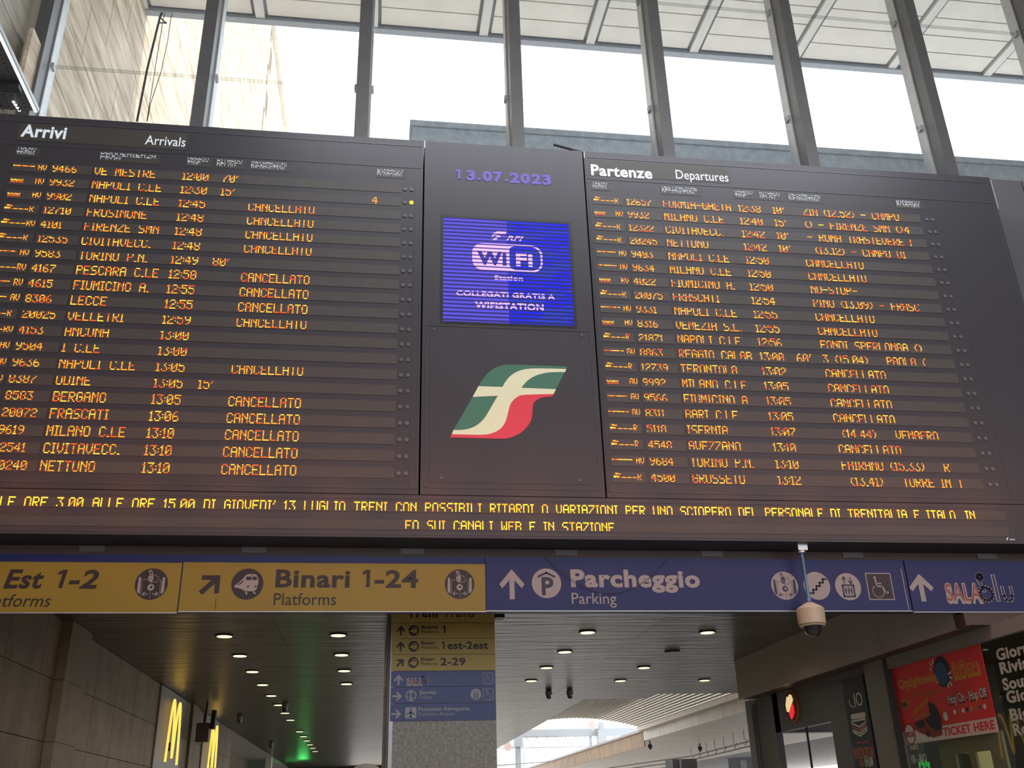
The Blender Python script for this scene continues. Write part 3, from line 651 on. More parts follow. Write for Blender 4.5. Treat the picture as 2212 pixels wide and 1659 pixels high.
def gate_icon(t, fr, cx, cz, r, m1, m2):
    d = MB().disc(fr, cx, cz, r, .002, .005, 36).build('pictogram', m1, t); mb = MB()
    def q(x, y): return (cx+x*r, cz+y*r)
    for s_ in (-1, 1):
        mb.prism([q(s_*.80, .42), q(s_*.66, .42), q(s_*.62, -.60), q(s_*.74, -.60), q(s_*.82, -.45)], fr, .005, .008)
        mb.stroke(fr, [q(s_*.14, -.64), q(s_*.46, -.64)], .05*r, .005, .008); mb.stroke(fr, [q(s_*.33, -.52), q(s_*.47, -.64), q(s_*.33, -.76)], .05*r, .005, .008)
        mb.stroke(fr, [q(s_*.55, .28), q(s_*.55, -.78)], .02*r, .005, .008); mb.stroke(fr, [q(s_*.55, .28), q(s_*.28, .28)], .02*r, .005, .008)
    mb.stroke(fr, [q(0, -.42), q(0, -.95)], .02*r, .005, .008); mb.stroke(fr, [q(0, .12), q(0, -.02)], .02*r, .005, .008)
    mb.disc(fr, *q(0, -.22), .21*r, .005, .008, 18)
    mb.prism([q(-.26, .86), q(-.08, .90), q(.06, .56), q(-.12, .48)], fr, .005, .008)
    mb.prism([q(-.22, .52), q(.02, .55), q(.10, .42), q(.06, .20), q(-.12, .14), q(-.24, .26)], fr, .005, .008)
    mb.stroke(fr, [q(.02, .55), q(.18, .56), q(.34, .46), q(.42, .40)], .03*r, .005, .008); mb.stroke(fr, [q(-.1, .14), q(.26, .12), q(.40, .18)], .03*r, .005, .008)
    mb.build('ticket_gate_symbol', m2, d)
    mb = MB().prism([q(-.08, -.27), q(-.04, -.15), q(.09, -.12), q(.10, -.28)], fr, .008, .010)
    for y in (.24, .31, .38): mb.stroke(fr, [q(-.20, y), q(-.02, y+.02)], .018*r, .008, .010)
    mb.prism([q(-.17, .80), q(-.10, .82), q(-.02, .60), q(-.09, .57)], fr, .008, .010)
    mb.build('symbol_marks', m1, d)
def wheelchair(d, fr, x, z, s_, m_):
    def q(a, b): return (x+a*s_, z+b*s_)
    mb = MB().disc(fr, *q(-.14, .72), .115*s_, .007, .010, 14)
    mb.stroke(fr, [q(-.12, .62), q(-.06, .05), q(.36, .05), q(.60, -.48), q(.78, -.40)], .13*s_, .007, .010)
    mb.stroke(fr, [q(-.06, .28), q(.30, .28)], .10*s_, .007, .010)
    mb.stroke(fr, [q(-.02+.46*math.cos(math.radians(t_)), -.33+.46*math.sin(math.radians(t_))) for t_ in range(128, 375, 16)], .10*s_, .007, .010)
    mb.build('wheelchair_symbol', m_, d)
def lift_icon(t, fr, cx, cz, r, m1, m2):
    d = MB().disc(fr, cx, cz, r, .002, .005, 32).build('pictogram', m1, t); mb = MB()
    def q(x, y): return (cx+x*r, cz+y*r)
    mb.stroke(fr, [q(-.42, -.72), q(.42, -.72), q(.42, .10), q(-.42, .10)], .12*r, .005, .008, True)
    for s_, x in ((1, -.25), (-1, .25)):
        mb.stroke(fr, [q(x, .46-s_*.22), q(x, .46+s_*.22)], .07*r, .005, .008); mb.stroke(fr, [q(x-.16, .46+s_*.04), q(x, .46+s_*.25), q(x+.16, .46+s_*.04)], .07*r, .005, .008)
    for x in (-.22, 0, .22):
        mb.disc(fr, *q(x, -.08), .05*r, .005, .008, 8); mb.rect(fr, *[cx+(x-.07)*r, cx+(x+.07)*r], cz-.36*r, cz-.15*r, .005, .008); mb.rect(fr, cx+(x-.05)*r, cx+(x+.05)*r, cz-.55*r, cz-.36*r, .005, .008)
    mb.build('lift_symbol', m2, d)
def salablu(t, fr, a0, a1, b0, h, m_r, m_w, m_b):
    """SALA in red outlined white, blu in outline with a wheelchair user drawn as the b"""
    w_ = a1-a0
    mb = MB(); text(mb, fr, 'SALA', a0-.012, a0+.52*w_+.012, b0-.012, b0+h*.60+.02, .002, .004, .09); mb.build('lettering_outline', m_w, t)
    mb = MB(); text(mb, fr, 'SALA', a0, a0+.52*w_, b0, b0+h*.60, .005, .007, .0); mb.build('lettering', m_r, t)
    for wd, m_, h_, nm in ((.135*h, m_w, .002, 'lettering_outline'), (.058*h, m_b, .008, 'lettering')):
        mb = MB(); cx, cz, rr = a0+.60*w_, b0+.25*h, .25*h
        mb.stroke(fr, [(cx+rr*math.cos(math.radians(t_)), cz+rr*math.sin(math.radians(t_))) for t_ in range(0, 360, 24)], wd, h_, h_+.003, True)
        mb.stroke(fr, [(cx-rr*.2, cz+.1*h), (cx-rr*.95, b0+.85*h)], wd, h_, h_+.003)
        mb.stroke(fr, [(cx-rr*.45+.11*h*math.cos(math.radians(t_)), b0+.88*h+.11*h*math.sin(math.radians(t_))) for t_ in range(0, 360, 30)], wd, h_, h_+.003, True)
        mb.stroke(fr, [(a0+.76*w_, b0+.92*h), (a0+.76*w_, b0+.02*h)], wd*1.2, h_, h_+.003)
        u = [(a0+.86*w_, b0+.50*h), (a0+.86*w_, b0+.18*h), (a0+.885*w_, b0+.04*h), (a0+.93*w_, b0), (a0+.975*w_, b0+.05*h), (a0+.99*w_, b0+.18*h), (a0+.99*w_, b0+.50*h)]
        mb.stroke(fr, u, wd, h_, h_+.003); mb.build(nm, m_, t)
K, W = M['ink'], M['white']
lett(s1, S, 'Binari', -6.0, -4.92, 4.42, 4.655, K, BOLD, .18); lett(s1, S, 'Est', -4.71, -4.24, 4.42, 4.655, K, BOLD, .18); lett(s1, S, '-2', -3.93, -3.57, 4.42, 4.655, K, BOLD, .18); one(MB(), S, -4.10, -4.00, 4.42, 4.655, shear=.15).build('lettering', K, s1); lett(s1, S, 'Platforms', -4.94, -4.11, 4.18, 4.335, K, 0, .18)
gate_icon(s1, S, -2.905, 4.475, .205, K, W)
arrow(s2, S, -2.16, 4.475, .165, -45, K, 1.0)
train_icon(s2, S, -1.69, 4.48, .205, K, W)
lett(s2, S, 'Binari', -1.33, -.36, 4.445, 4.675, K, BOLD); lett(s2, S, '-24', -.035, .55, 4.445, 4.675, K, BOLD); one(MB(), S, -.195, -.095, 4.445, 4.675).build('lettering', K, s2); lett(s2, S, 'Platforms', -1.335, -.53, 4.205, 4.36, K)
gate_icon(s2, S, 1.11, 4.49, .20, K, W)
MB().rect(S, -2.075, -2.068, 4.13, 4.3, .001, .002).build('panel_seam', K, s2)
arrow(s3, S, 1.825, 4.49, .205, 0, W)
d = MB().disc(S, 2.305, 4.505, .205, .002, .005, 36).build('pictogram', W, s3)
mb = MB(); text(mb, S, 'P', 2.235, 2.40, 4.35, 4.59, .005, .008, .03); mb.stroke(S, [(2.19, 4.595), (2.305, 4.65), (2.42, 4.595)], .028, .005, .008); mb.build('parking_symbol', M['navy'], d)
lett(s3, S, 'Parcheggio', 2.645, 4.49, 4.465, 4.70, W, .04); lett(s3, S, 'Parking', 2.645, 3.27, 4.225, 4.375, W)
gate_icon(s3, S, 5.73, 4.485, .20, W, M['navy'])
d = MB().disc(S, 6.21, 4.485, .20, .002, .005, 36).build('pictogram', W, s3)
st = []
for i in range(5): st += [(6.09+.055*i, 4.38+.05*i), (6.09+.055*(i+1), 4.38+.05*i)] if i == 0 else [(6.09+.055*i, 4.38+.05*i), (6.09+.055*(i+1), 4.38+.05*i)]
MB().stroke(S, st, .026, .005, .008).build('stairs_symbol', M['navy'], d)
lift_icon(s3, S, 6.68, 4.475, .195, W, M['navy'])
d = MB().rect(S, 6.97, 7.36, 4.285, 4.675, .001, .004).build('pictogram', W, s3)
MB().rect(S, 6.985, 7.345, 4.30, 4.66, .004, .006).build('symbol_ground', K, d); wheelchair(d, S, 7.13, 4.47, .185, W)
MB().rect(S, 7.535, 7.547, 4.14, 4.74, .002, .005).build('divider', W, s3)
arrow(s4, S, 7.80, 4.465, .20, 0, W, .95)
salablu(s4, S, 8.17, 9.21, 4.275, .40, M['redp'], W, M['blue'])

# ================================================================== DOME CAMERA ON ITS POLE
t = thing('dome_camera', 'cream security dome camera hanging on a thin blue pole before the blue sign', 'camera', (5.95, 12.78, 4.1))
cx, cy = 5.955, 12.78
MB().box(cx-.07, cx+.07, cy-.07, cy+.07, 4.93, 5.02).lathe((cx, cy, 4.90), [(.06, 0), (.06, .03)], 14).build('ceiling_mount', M['steel'], t)
MB().tube((cx, cy, 4.93), (cx, cy, 4.25), .024).build('pole', M['bluepole'], t)
MB().lathe((cx, cy, 4.215), [(.034, 0), (.034, .05), (.026, .055)], 14).build('pole_collar', M['bluepole'], t)
hz = 4.115-.09
MB().lathe((cx, cy, hz-.13), [(.16, 0), (.185, .01), (.19, .215), (.165, .24), (.07, .295), (.035, .31)], 32).build('housing', M['cream'], t)
MB().lathe((cx, cy, hz-.15), [(.165, 0), (.175, .015), (.16, .02)], 32).build('lens_ring', M['cream'], t)
MB().lathe((cx, cy, hz-.15), [(.01, -.135), (.05, -.128), (.09, -.105), (.115, -.065), (.125, 0)], 26).build('smoked_dome', M['smoke'], t)
t = thing('sagging_cable', 'thin sagging cable hanging in front of the Parcheggio sign', 'cable', (3.1, 12.95, 4.3))
P = [(2.23+i*(4.12-2.23)/14, 12.96, 4.36+.60*((i/14-.5)*2)**2*(1 if i < 7 else .95)) for i in range(15)]
MB().path([Vector(p) for p in P], .004, 5).build('cable_run', M['bulkd'], t)

# ================================================================== PILLAR WITH THE DIRECTORY
PY = 15.0
t = thing('pillar', 'square granite pillar standing behind the signs, with the directory on its face', 'pillar', (1.05, 17, 0))
MB().box(.26, 1.82, PY, 20.5, 0, 4.8).build('granite_core', M['granite'], t)
MB().box(.20, .27, PY+.25, PY+.9, 0, 4.8).box(.20, .27, PY+1.4, 20.4, 0, 4.8).build('side_cladding', M['grey'], t)
MB().box(.235, .29, PY-.02, PY+.06, 0, 4.8).build('corner_strip', M['alu'], t)
D = front(PY-.03)
dr = thing('directory_sign', 'yellow and blue directory on the granite pillar listing platforms, toilets and the airport', 'sign', (1, PY-.02, 2.8))
def dz(y): return at(950, y, Y=PY-.03).z
ys_ = [1290, 1345.5, 1379, 1413.5, 1449, 1483.5, 1519, 1557]
XL, XR = at(845, 1450, Y=PY-.03).x, at(1070, 1450, Y=PY-.03).x
w_ = XR-XL
def dx(px): return XL+(px-846)/(1070-846)*w_
for i in range(7):
    za, zb = dz(ys_[i+1]), dz(ys_[i])
    MB().box(XL, XR, PY-.03, PY, za+.004, zb-.004).build('sign_slat', M['yellowdir'] if i < 4 else M['bluedir'], dr)
lett(dr, D, 'Treni', dx(878), dx(945), dz(1333), dz(1309), K, BOLD); lett(dr, D, 'Trains', dx(957), dx(1025), dz(1333), dz(1309), K)
for i, (ang, l1, l2, l3) in enumerate(((0, 'Binario', 'Platform', '1'), (0, 'Binari', 'Platforms', '1est-2est'), (-45, 'Binari', 'Platforms', '2-29'))):
    yc = (1362, 1396, 1431)[i]; z = dz(yc)
    arrow(dr, D, dx(865), z, .073, ang, K, .9)
    train_icon(dr, D, dx(893), z, .080, K, M['yellowdir'])
    lett(dr, D, l1, dx(909), dx(946 if i == 0 else 939), dz(yc-4), dz(yc-11), K, BOLD); lett(dr, D, l2, dx(909), dx(946), dz(yc+6), dz(yc-1), K)
    if i < 2: one(MB(), D, dx((955, 953)[i]), dx((962, 960)[i]), dz(yc+6), dz(yc-10)).build('lettering', K, dr)
    if i: lett(dr, D, (l3[1:], l3)[i-1], dx((966, 951)[i-1]), dx((1055, 1005)[i-1]), dz(yc+6), dz(yc-10), K, BOLD)
arrow(dr, D, dx(862), dz(1468), .078, 0, W, .9); arrow(dr, D, dx(860), dz(1503), .075, -90, W, .9); arrow(dr, D, dx(859), dz(1541), .075, -90, W, .9)
salablu(dr, D, dx(881), dx(939), dz(1478), .125, M['redp'], W, M['bluedir'])
for yc in (1466, 1501):
    d = MB().rect(D, dx(1043), dx(1065), dz(yc+12), dz(yc-12), .001, .003).build('pictogram', W, dr)
    MB().rect(D, dx(1044), dx(1064), dz(yc+11), dz(yc-11), .003, .005).build('symbol_ground', M['bluedir'], d); wheelchair(d, D, dx(1052), dz(yc), .075, W)
d = MB().disc(D, dx(889), dz(1502), .080, .002, .005, 26).build('pictogram', W, dr); mb = MB()
for s_ in (-1, 1):
    xx = dx(889)+s_*.037; mb.disc(D, xx, dz(1502)+.052, .011, .005, .008, 8); mb.prism([(xx-.022, dz(1502)+.036), (xx+.022, dz(1502)+.036), (xx+.026*(.6 if s_ < 0 else 1.1), dz(1502)-.02), (xx-.026*(.6 if s_ < 0 else 1.1), dz(1502)-.02)], D, .005, .008); mb.rect(D, xx-.012, xx+.012, dz(1502)-.06, dz(1502)-.02, .005, .008)
mb.rect(D, dx(889)-.004, dx(889)+.004, dz(1502)-.06, dz(1502)+.06, .005, .008); mb.build('toilet_symbol', M['bluedir'], d)
lift_icon(dr, D, dx(1027), dz(1501), .080, W, M['bluedir'])
lett(dr, D, 'Servizi', dx(907), dx(942), dz(1499), dz(1491), W, BOLD); lett(dr, D, 'Toilets', dx(907), dx(933), dz(1509), dz(1502), W)
d = MB().prism(rrect(dx(877), dx(901), dz(1551), dz(1527), .02), D, .002, .005).build('pictogram', W, dr)
ax_, az_ = dx(889), dz(1539); mb = MB().stroke(D, [(ax_, az_+.060), (ax_, az_-.06)], .020, .005, .008)
for s_ in (-1, 1): mb.prism([(ax_, az_+.018), (ax_+s_*.062, az_-.018), (ax_+s_*.062, az_-.030), (ax_, az_-.010)], D, .005, .008); mb.prism([(ax_, az_-.045), (ax_+s_*.024, az_-.062), (ax_+s_*.024, az_-.070), (ax_, az_-.062)], D, .005, .008)
mb.build('plane_symbol', M['bluedir'], d)
lett(dr, D, 'Fiumicino Aeroporto', dx(905), dx(1014), dz(1535), dz(1527), W, BOLD); lett(dr, D, 'Fiumicino Airport', dx(905), dx(982), dz(1545.5), dz(1538), W)
t = thing('corner_spotlight', 'small dark spotlight at the pillar top just under the blue sign', 'lamp', (1.9, 15.1, 4.6))
MB().box(1.84, 1.98, 15.0, 15.25, 4.42, 4.52).tube((1.86, 15.12, 4.52), (1.86, 15.12, 4.8), .015).build('lamp_body', M['black'], t)

# ================================================================== CEILING DOWNLIGHTS
def downlight(x, y, on, lab):
    if on:
        d_ = bpy.data.lights.new('downlight_beam', 'SPOT'); o_ = bpy.data.objects.new('downlight_beam', d_); COL.objects.link(o_)
        d_.energy = 62; d_.color = (1.0, 0.86, 0.62); d_.spot_size = 2.75; d_.spot_blend = 0.6; d_.shadow_soft_size = 0.12; o_.location = (x, y, 4.755)
    t = thing('downlight', lab, 'ceiling light', (x, y, 4.8), 'round downlights in the gallery ceiling')
    MB().lathe((x, y, 4.775), [(.165, 0), (.172, .01), (.172, .03)], 20).build('trim_ring', M['black'], t)
    MB().lathe((x, y, 4.768), [(.135, 0), (.14, .012)], 20).build('lens', M['down'] if on else M['downoff'], t)
ORD = ['nearest', 'second', 'third', 'fourth', 'fifth', 'sixth', 'seventh', 'eighth', 'ninth', 'tenth', 'eleventh', 'twelfth', 'thirteenth', 'fourteenth', 'farthest']
for i in range(15):
    if i == 8: continue
    n_ = i if i < 8 else i-1
    downlight(-2.77, 18.75+2.36*i, True, 'lit round downlight in the row beside the left wall, %s from the signs' % ORD[n_])
for i in range(4): downlight(-.69, 18.68+2.38*i, True, 'lit round downlight in the row just left of the pillar, %s from the signs' % ORD[i])
for i in range(4): downlight(4.03, 18.45+2.37*i, True, 'lit round downlight in the row right of the pillar, %s from the signs' % ORD[i])
for i in range(4): downlight(6.43, 18.49+2.41*i, i != 1, ('lit' if i != 1 else 'unlit dark')+' round downlight in the row before the shop fascia, %s from the signs' % ORD[i])
downlight(8.75, 25.8, True, 'lit round downlight at the far end of the shop fascia, near the skylight')
def ceiling_camera(x, y, lab):
    t = thing('ceiling_camera', lab, 'camera', (x, y, 4.8), 'small dome cameras under the gallery ceiling')
    MB().lathe((x, y, 4.62), [(.085, 0.03), (.095, .05), (.095, .15), (.07, .18)], 16).build('housing', M['grey'], t)
    MB().lathe((x, y, 4.65), [(.01, -.10), (.05, -.085), (.075, -.04), (.082, 0)], 16).build('smoked_dome', M['smoke'], t)
for x, y, l in ((-2.55, 30.2, 'beside the left downlight row'), (-4.25, 33.6, 'close to the left wall above the second yellow arch'), (-4.3, 45.3, 'far down the left side of the gallery'),
                (4.85, 27.7, 'left one of the pair before the skylight'), (5.45, 27.7, 'right one of the pair before the skylight')):
    ceiling_camera(x, y, 'small dark dome camera, '+l)

# ================================================================== LEFT WALL OF THE GALLERY
def arches(y0, lab, hgt=1.50, wd=1.55, zb=3.05):
    t = thing('arches_sign', lab, 'neon sign', (-5.05, y0, zb)); L_ = sideL(-5.1)
    for k_ in (0, 1):
        P = []
        for i in range(17):
            u = i/16; x = y0+k_*wd/2+u*wd/2
            P.append((x, zb+hgt*(1-abs(2*u-1)**2.1)))
        if k_ == 0: P[-1] = (P[-1][0], zb+.12)
        else: P[0] = (P[0][0], zb+.12)
        MB().path([L_.p(a, b, .05) for a, b in P], .030, 8).build('neon_arch', M['mc'], t)
    MB().box(-5.16, -5.10, y0+wd/2-.05, y0+wd/2+.05, zb+.3, zb+.5).build('wall_bracket', M['dark'], t)
arches(26.45, 'glowing yellow double arch sign on the left wall, the nearer one')
arches(33.3, 'glowing yellow double arch sign on the left wall, the farther one')
t = thing('wall_loudspeaker', 'black loudspeaker on a bracket hanging by the left wall between the two yellow arches', 'loudspeaker', (-4.7, 30, 4.0))
MB().tube((-4.72, 30, 4.8), (-4.75, 30, 4.25), .03).build('drop_rod', M['black'], t)
MB().box(-4.95, -4.6, 29.85, 30.15, 3.75, 4.25).build('speaker_box', M['black'], t)
MB().prism([(30.0, 4.1), (30.3, 4.1), (30.35, 4.62), (30.1, 4.62)], sideL(-4.6), 0, .12).build('horn', M['black'], t)
# side hall beyond the left wall
struct(MB().box(-16, -5.4, 58, 58.3, 0, 4.8), 'wall_side_hall', M['gwall'])
t = thing('ticket_column', 'pale green lit column with a small dark screen at the far left', 'column', (-7.0, 47, 0))
MB().box(-7.5, -6.9, 47, 47.6, 0, 4.45).build('column_body', M['gwall'], t); MB().box(-7.35, -7.05, 46.97, 47, 3.95, 4.15).build('dark_screen', M['black'], t)
t = thing('door_post', 'pale door post standing at the far end of the left side hall', 'post', (-5.4, 56, 0))
MB().box(-5.55, -5.25, 56, 56.4, 0, 4.79).build('post_body', M['concl'], t)
t = thing('green_sign', 'small green lit sign glowing at the far left end of the gallery', 'lit sign', (-5.0, 62, 4))
MB().box(-5.0, -4.2, 62, 62.1, 3.75, 4.45).build('lit_panel', M['green'], t); MB().box(-4.65, -4.55, 62.02, 62.08, 4.45, 4.8).build('hanger', M['dark'], t)
point('green_glow', (-3.9, 60.5, 3.9), 30, (0.1, 1.0, 0.2), 0.3)
point('side_hall_glow', (-8, 47, 3.6), 90, (0.85, 0.85, 1.0), 0.4)

# ================================================================== SHOPS ON THE RIGHT
XG = 8.8; H = side(XG)
fs = thing('shop_fascia', 'deep dark grey metal fascia running along above the shops on the right', 'fascia', (8.6, 18, 3.9))
ys2 = [13.25, 15.5, 17.8, 20.1, 22.38]
for a, b in zip(ys2, ys2[1:]): MB().box(8.36, 8.42, a+.006, b-.006, 3.92, 4.79).build('fascia_panel', M['fascia'], fs)
MB().box(8.42, 11.4, 13.25, 22.38, 3.93, 4.79).box(8.42, 14.5, 12.98, 13.25, 3.93, 4.10).build('soffit_core', M['bulkb'], fs)
MB().box(8.36, 8.42, 12.98, 13.24, 3.92, 4.10).build('fascia_panel', M['bulkb'], fs)
sh = thing('shop', 'dark shop with an open window, pillars and glazing under the grey fascia', 'shop front', (9, 17, 0))
MB().box(8.78, 9.3, 22.62, 23.18-.3, 0, 3.93).box(8.70, 8.78, 22.55, 22.9, 0, 3.93).build('end_post', M['shopwall'], sh)
MB().box(8.74, 8.80, 22.58, 22.64, 0, 3.93).build('post_edge', M['alu'], sh)
MB().box(8.8, 8.95, 21.5, 22.6, 0, 3.93).build('wall_panel', M['shopwall'], sh)
MB().box(8.8, 8.95, 18.72, 21.5, 3.12, 3.93).build('wall_panel', M['shopwall'], sh)
MB().box(8.8, 8.95, 17.98, 18.72, 0, 3.93).build('wall_panel', M['shopwall'], sh)
MB().box(8.80, 10.9, 21.2, 21.5, 3.11, 3.93).build('back_lintel', M['shopwall'], sh)
MB().box(8.9, 10.9, 21.16, 21.2, 3.16, 3.33).build('lintel_strip', M['grey'], sh)
MB().box(8.86, 8.90, 20.05, 20.075, 0, 3.12).build('window_bar', M['dark'], sh)
MB().box(8.8, 8.9, 17.08, 17.98, 0, 3.93).build('wall_panel', M['shopwall'], sh)
MB().box(8.74, 9.2, 16.22, 16.95, 0, 3.93).build('pillar_cladding', M['pil'], sh)
MB().box(8.72, 8.80, 16.10, 16.20, 0, 3.93).build('frame_post', M['dark'], sh)
MB().box(8.74, 8.82, 7.5, 16.1, 3.74, 3.93).build('header_rail', M['pil'], sh)
for a, b in ((12.04, 16.1), (7.8, 12.0)): MB().box(8.84, 8.852, a, b, 0, 3.74).build('glass_pane', M['shopglass'], sh)
for y_ in (12.0,): MB().box(8.80, 8.86, y_, y_+.04, 0, 3.74).build('glazing_bar', M['dark'], sh)
MB().box(11.3, 11.4, 7.5, 17.0, 0, 3.93).box(8.9, 11.4, 16.95, 17.05, 0, 3.93).build('back_wall', M['shopwall'], sh)
yo = [at(px_, 1640, X=8.97).y for px_ in (2150, 2146, 2112, 2098, 2068, 2035)]; zo = at(2110, 1624, X=8.97).z; zt = at(2050, 1594, X=8.97).z
MB().box(8.95, 8.99, yo[0]-.3, yo[1], 0, zt).box(8.95, 8.99, yo[4], yo[5], 0, zt).box(8.95, 8.99, yo[1], yo[4], zo, zt).box(8.95, 8.99, yo[2], yo[3], 0, zo).build('olive_partition', M['olive'], sh)
MB().box(9.05, 9.08, yo[3], yo[4], 0, zo).build('grey_door', M['grey'], sh)
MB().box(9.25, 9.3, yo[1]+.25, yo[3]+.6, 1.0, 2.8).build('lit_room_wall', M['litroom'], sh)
# round lit sign
t = thing('round_sign', 'round dark wall sign with a lit cream cap over a red shape', 'lit sign', (8.78, 20.1, 3.55), None)
c0 = at(1712, 1526, X=8.79); a0, b0 = -c0.y, c0.z; r0 = .30
MB().disc(H, a0, b0, r0+.03, 0.005, .05, 32).build('sign_rim', M['posto'], t); MB().disc(H, a0, b0, r0, .05, .06, 32).build('sign_disc', M['postd'], t)
def q(x, y): return (a0+x*r0, b0+y*r0)
crm = mat('round_sign_cream', (.6, .5, .35), .5, emit=s2l(235, 205, 150), es=.9); rdm = mat('round_sign_red', (.6, .05, .05), .5, emit=s2l(235, 40, 40), es=.9)
MB().prism([q(-.62, -.30), q(-.70, .15), q(-.50, .45), q(-.30, .70), q(0, .62), q(.12, .80), q(.45, .72), q(.62, .40), q(.30, .10), q(.05, -.15), q(-.30, -.35)], H, .06, .075).build('cap_shape', crm, t)
MB().prism([q(-.20, -.38), q(.12, -.12), q(.45, .15), q(.62, -.05), q(.60, -.45), q(.30, -.72), q(0, -.86), q(-.15, -.62)], H, .06, .08).build('red_shape', rdm, t)
# banner
t = thing('food_banner', 'tall dark banner with a sandwich drawing and a price beside the shop pillar', 'banner', (8.79, 17.5, 0))
HB = side(8.785); MB().rect(HB, -17.95, -17.10, .3, 3.78, 0, .015).build('banner_panel', M['banner'], t)
def hb(px, py): v = at(px, py, X=8.78); return (-v.y, v.z)
mb = MB(); text(mb, HB, 'IO', hb(1846, 1510)[0], hb(1864, 1510)[0], 3.27, 3.50, .016, .019); mb.stroke(HB, [hb(1835, 1512), hb(1838, 1524), hb(1846, 1528)], .02, .016, .019); mb.build('lettering', M['bancream'], t)
def HZ(P): return [hb(1800+x/6.405, 1400+y/6.405) for x, y in P]
MB().prism(HZ([(250, 930), (265, 915), (440, 885), (452, 900), (455, 955), (440, 965), (275, 988), (255, 980)]), HB, .016, .019).build('bread_top', M['bancream'], t)
mb = MB(); mb.stroke(HB, HZ([(265, 1015), (455, 980), (455, 1025), (370, 1090), (270, 1045)]), .030, .016, .019, True); mb.build('sandwich_layer', M['bancream'], t)
MB().prism(HZ([(272, 1078), (300, 1098), (330, 1100), (372, 1128), (400, 1090), (465, 1050), (470, 1085), (380, 1150), (280, 1105)]), HB, .016, .019).build('sandwich_layer', M['banrust'], t)
mb = MB(); mb.stroke(HB, HZ([(280, 1135), (380, 1178), (478, 1095), (480, 1135), (385, 1215), (290, 1165)]), .030, .016, .019, True); mb.build('sandwich_layer', M['bancream'], t)
z1 = hb(1865, 1626)[1]
lett(t, HB, 'pane croccante', hb(1852, 1602)[0], hb(1878, 1602)[0], hb(1865, 1602)[1]-.03, hb(1865, 1602)[1]+.03, M['banrust'], 0, 0, .016)
lett(t, HB, 'TRAMEZZINI TIPO BAR', -17.92, -17.13, z1-.09, z1+.09, M['banrust'], BOLD, 0, .016)
z2 = hb(1880, 1645)[1]; lett(t, HB, 'DA', -17.72, -17.58, z2-.06, z2+.05, M['banrust'], BOLD, 0, .016); lett(t, HB, '\u20ac4,00', -17.54, -17.22, z2-.07, z2+.09, M['bancream'], BOLD, 0, .016)
# poster
t = thing('tour_poster', 'red tour bus poster reading Roma and Ticket Here on the shop glass', 'poster', (8.82, 14.7, 2.5))
HP = side(8.832)
def hp(x, y): v = at(1900+x/5.202, 1340+y/5.202, X=8.82); return (-v.y, v.z)
def HPp(P): return [hp(x, y) for x, y in P]
C = [hp(125, 545), hp(1110, 255), hp(1340, 1238), hp(280, 1415)]
aL, aR, bT, bB = (C[0][0]+C[3][0])/2, (C[1][0]+C[2][0])/2, (C[0][1]+C[1][1])/2, (C[2][1]+C[3][1])/2
MB().rect(HP, aL, aR, bB, bT, 0, .006).build('poster_sheet', M['poster'], t)
wz = hp(1000, 1135)[1]; MB().prism([(aL, bB), (aR, bB), (aR, wz), (hp(690, 1180)[0], wz), (aL, hp(255, 1265)[1])], HP, .006, .009).build('white_band', M['postw'], t)
bz = bB+.05; lett(t, HP, 'TICKET HERE', hp(725, 1300)[0], aR-.06, bz, wz-.035, M['poster'], .03, 0, .010)
mb = MB(); z_ = hp(440, 700)[1]; text(mb, HP, 'CitySightseeing', hp(205, 700)[0], hp(665, 700)[0], z_-.03, z_+.12, .006, .008, .03); mb.build('lettering', M['posty'], t)
z_ = hp(960, 540)[1]; mb = MB(); text(mb, HP, 'ROma', hp(805, 500)[0], hp(1115, 500)[0], z_-.11, z_+.13, .006, .008, .11); mb.build('lettering', M['posty'], t)
mb = MB(); text(mb, HP, 'ROma', hp(825, 500)[0], hp(1095, 500)[0], z_-.09, z_+.11, .009, .011, .0); mb.build('lettering', M['poster'], t)
g = hp(690, 595); MB().disc(HP, g[0]+.03, g[1]+.02, .235, .006, .007, 24, .235).build('globe_shadow', M['postd'], t); gl = MB().disc(HP, *g, .17, .007, .009, 24, .17).build('globe', M['postb'], t)
mb = MB()
for k_ in range(3): mb.stroke(HP, [(g[0]-.16, g[1]-.08+.08*k_), (g[0]+.16, g[1]-.08+.08*k_)], .006, .009, .010); mb.stroke(HP, [(g[0]-.08+.08*k_, g[1]-.14), (g[0]-.08+.08*k_, g[1]+.14)], .006, .009, .010)
mb.build('globe_lines', M['postd'], gl)
mb = MB()
for a, b, c_, d_ in ((590, 440, 600, 480), (565, 480, 582, 510), (560, 545, 575, 560), (770, 605, 800, 580), (785, 640, 815, 650), (785, 690, 810, 730), (768, 710, 772, 750)): mb.stroke(HP, [hp(a, b), hp(c_, d_)], .028, .009, .011)
mb.build('ray_marks', M['postw'], t)
z_ = hp(970, 850)[1]
mb = MB(); text(mb, HP, 'Hop On - Hop Off', hp(765, 860)[0]-.01, aR-.07, z_-.075, z_+.075, .006, .008, .09); mb.build('lettering', M['postd'], t)
mb = MB(); text(mb, HP, 'Hop On - Hop Off', hp(765, 860)[0], aR-.08, z_-.065, z_+.065, .009, .011, .012); mb.build('lettering', M['postw'], t)
mb = MB(); z_ = hp(1000, 940)[1]; text(mb, HP, '8 lingue disponibili - audio commentary', hp(810, 950)[0], hp(1180, 900)[0], z_-.015, z_+.015, .006, .009); mb.build('small_print', M['posto'], t)
z_ = hp(1000, 1000)[1]
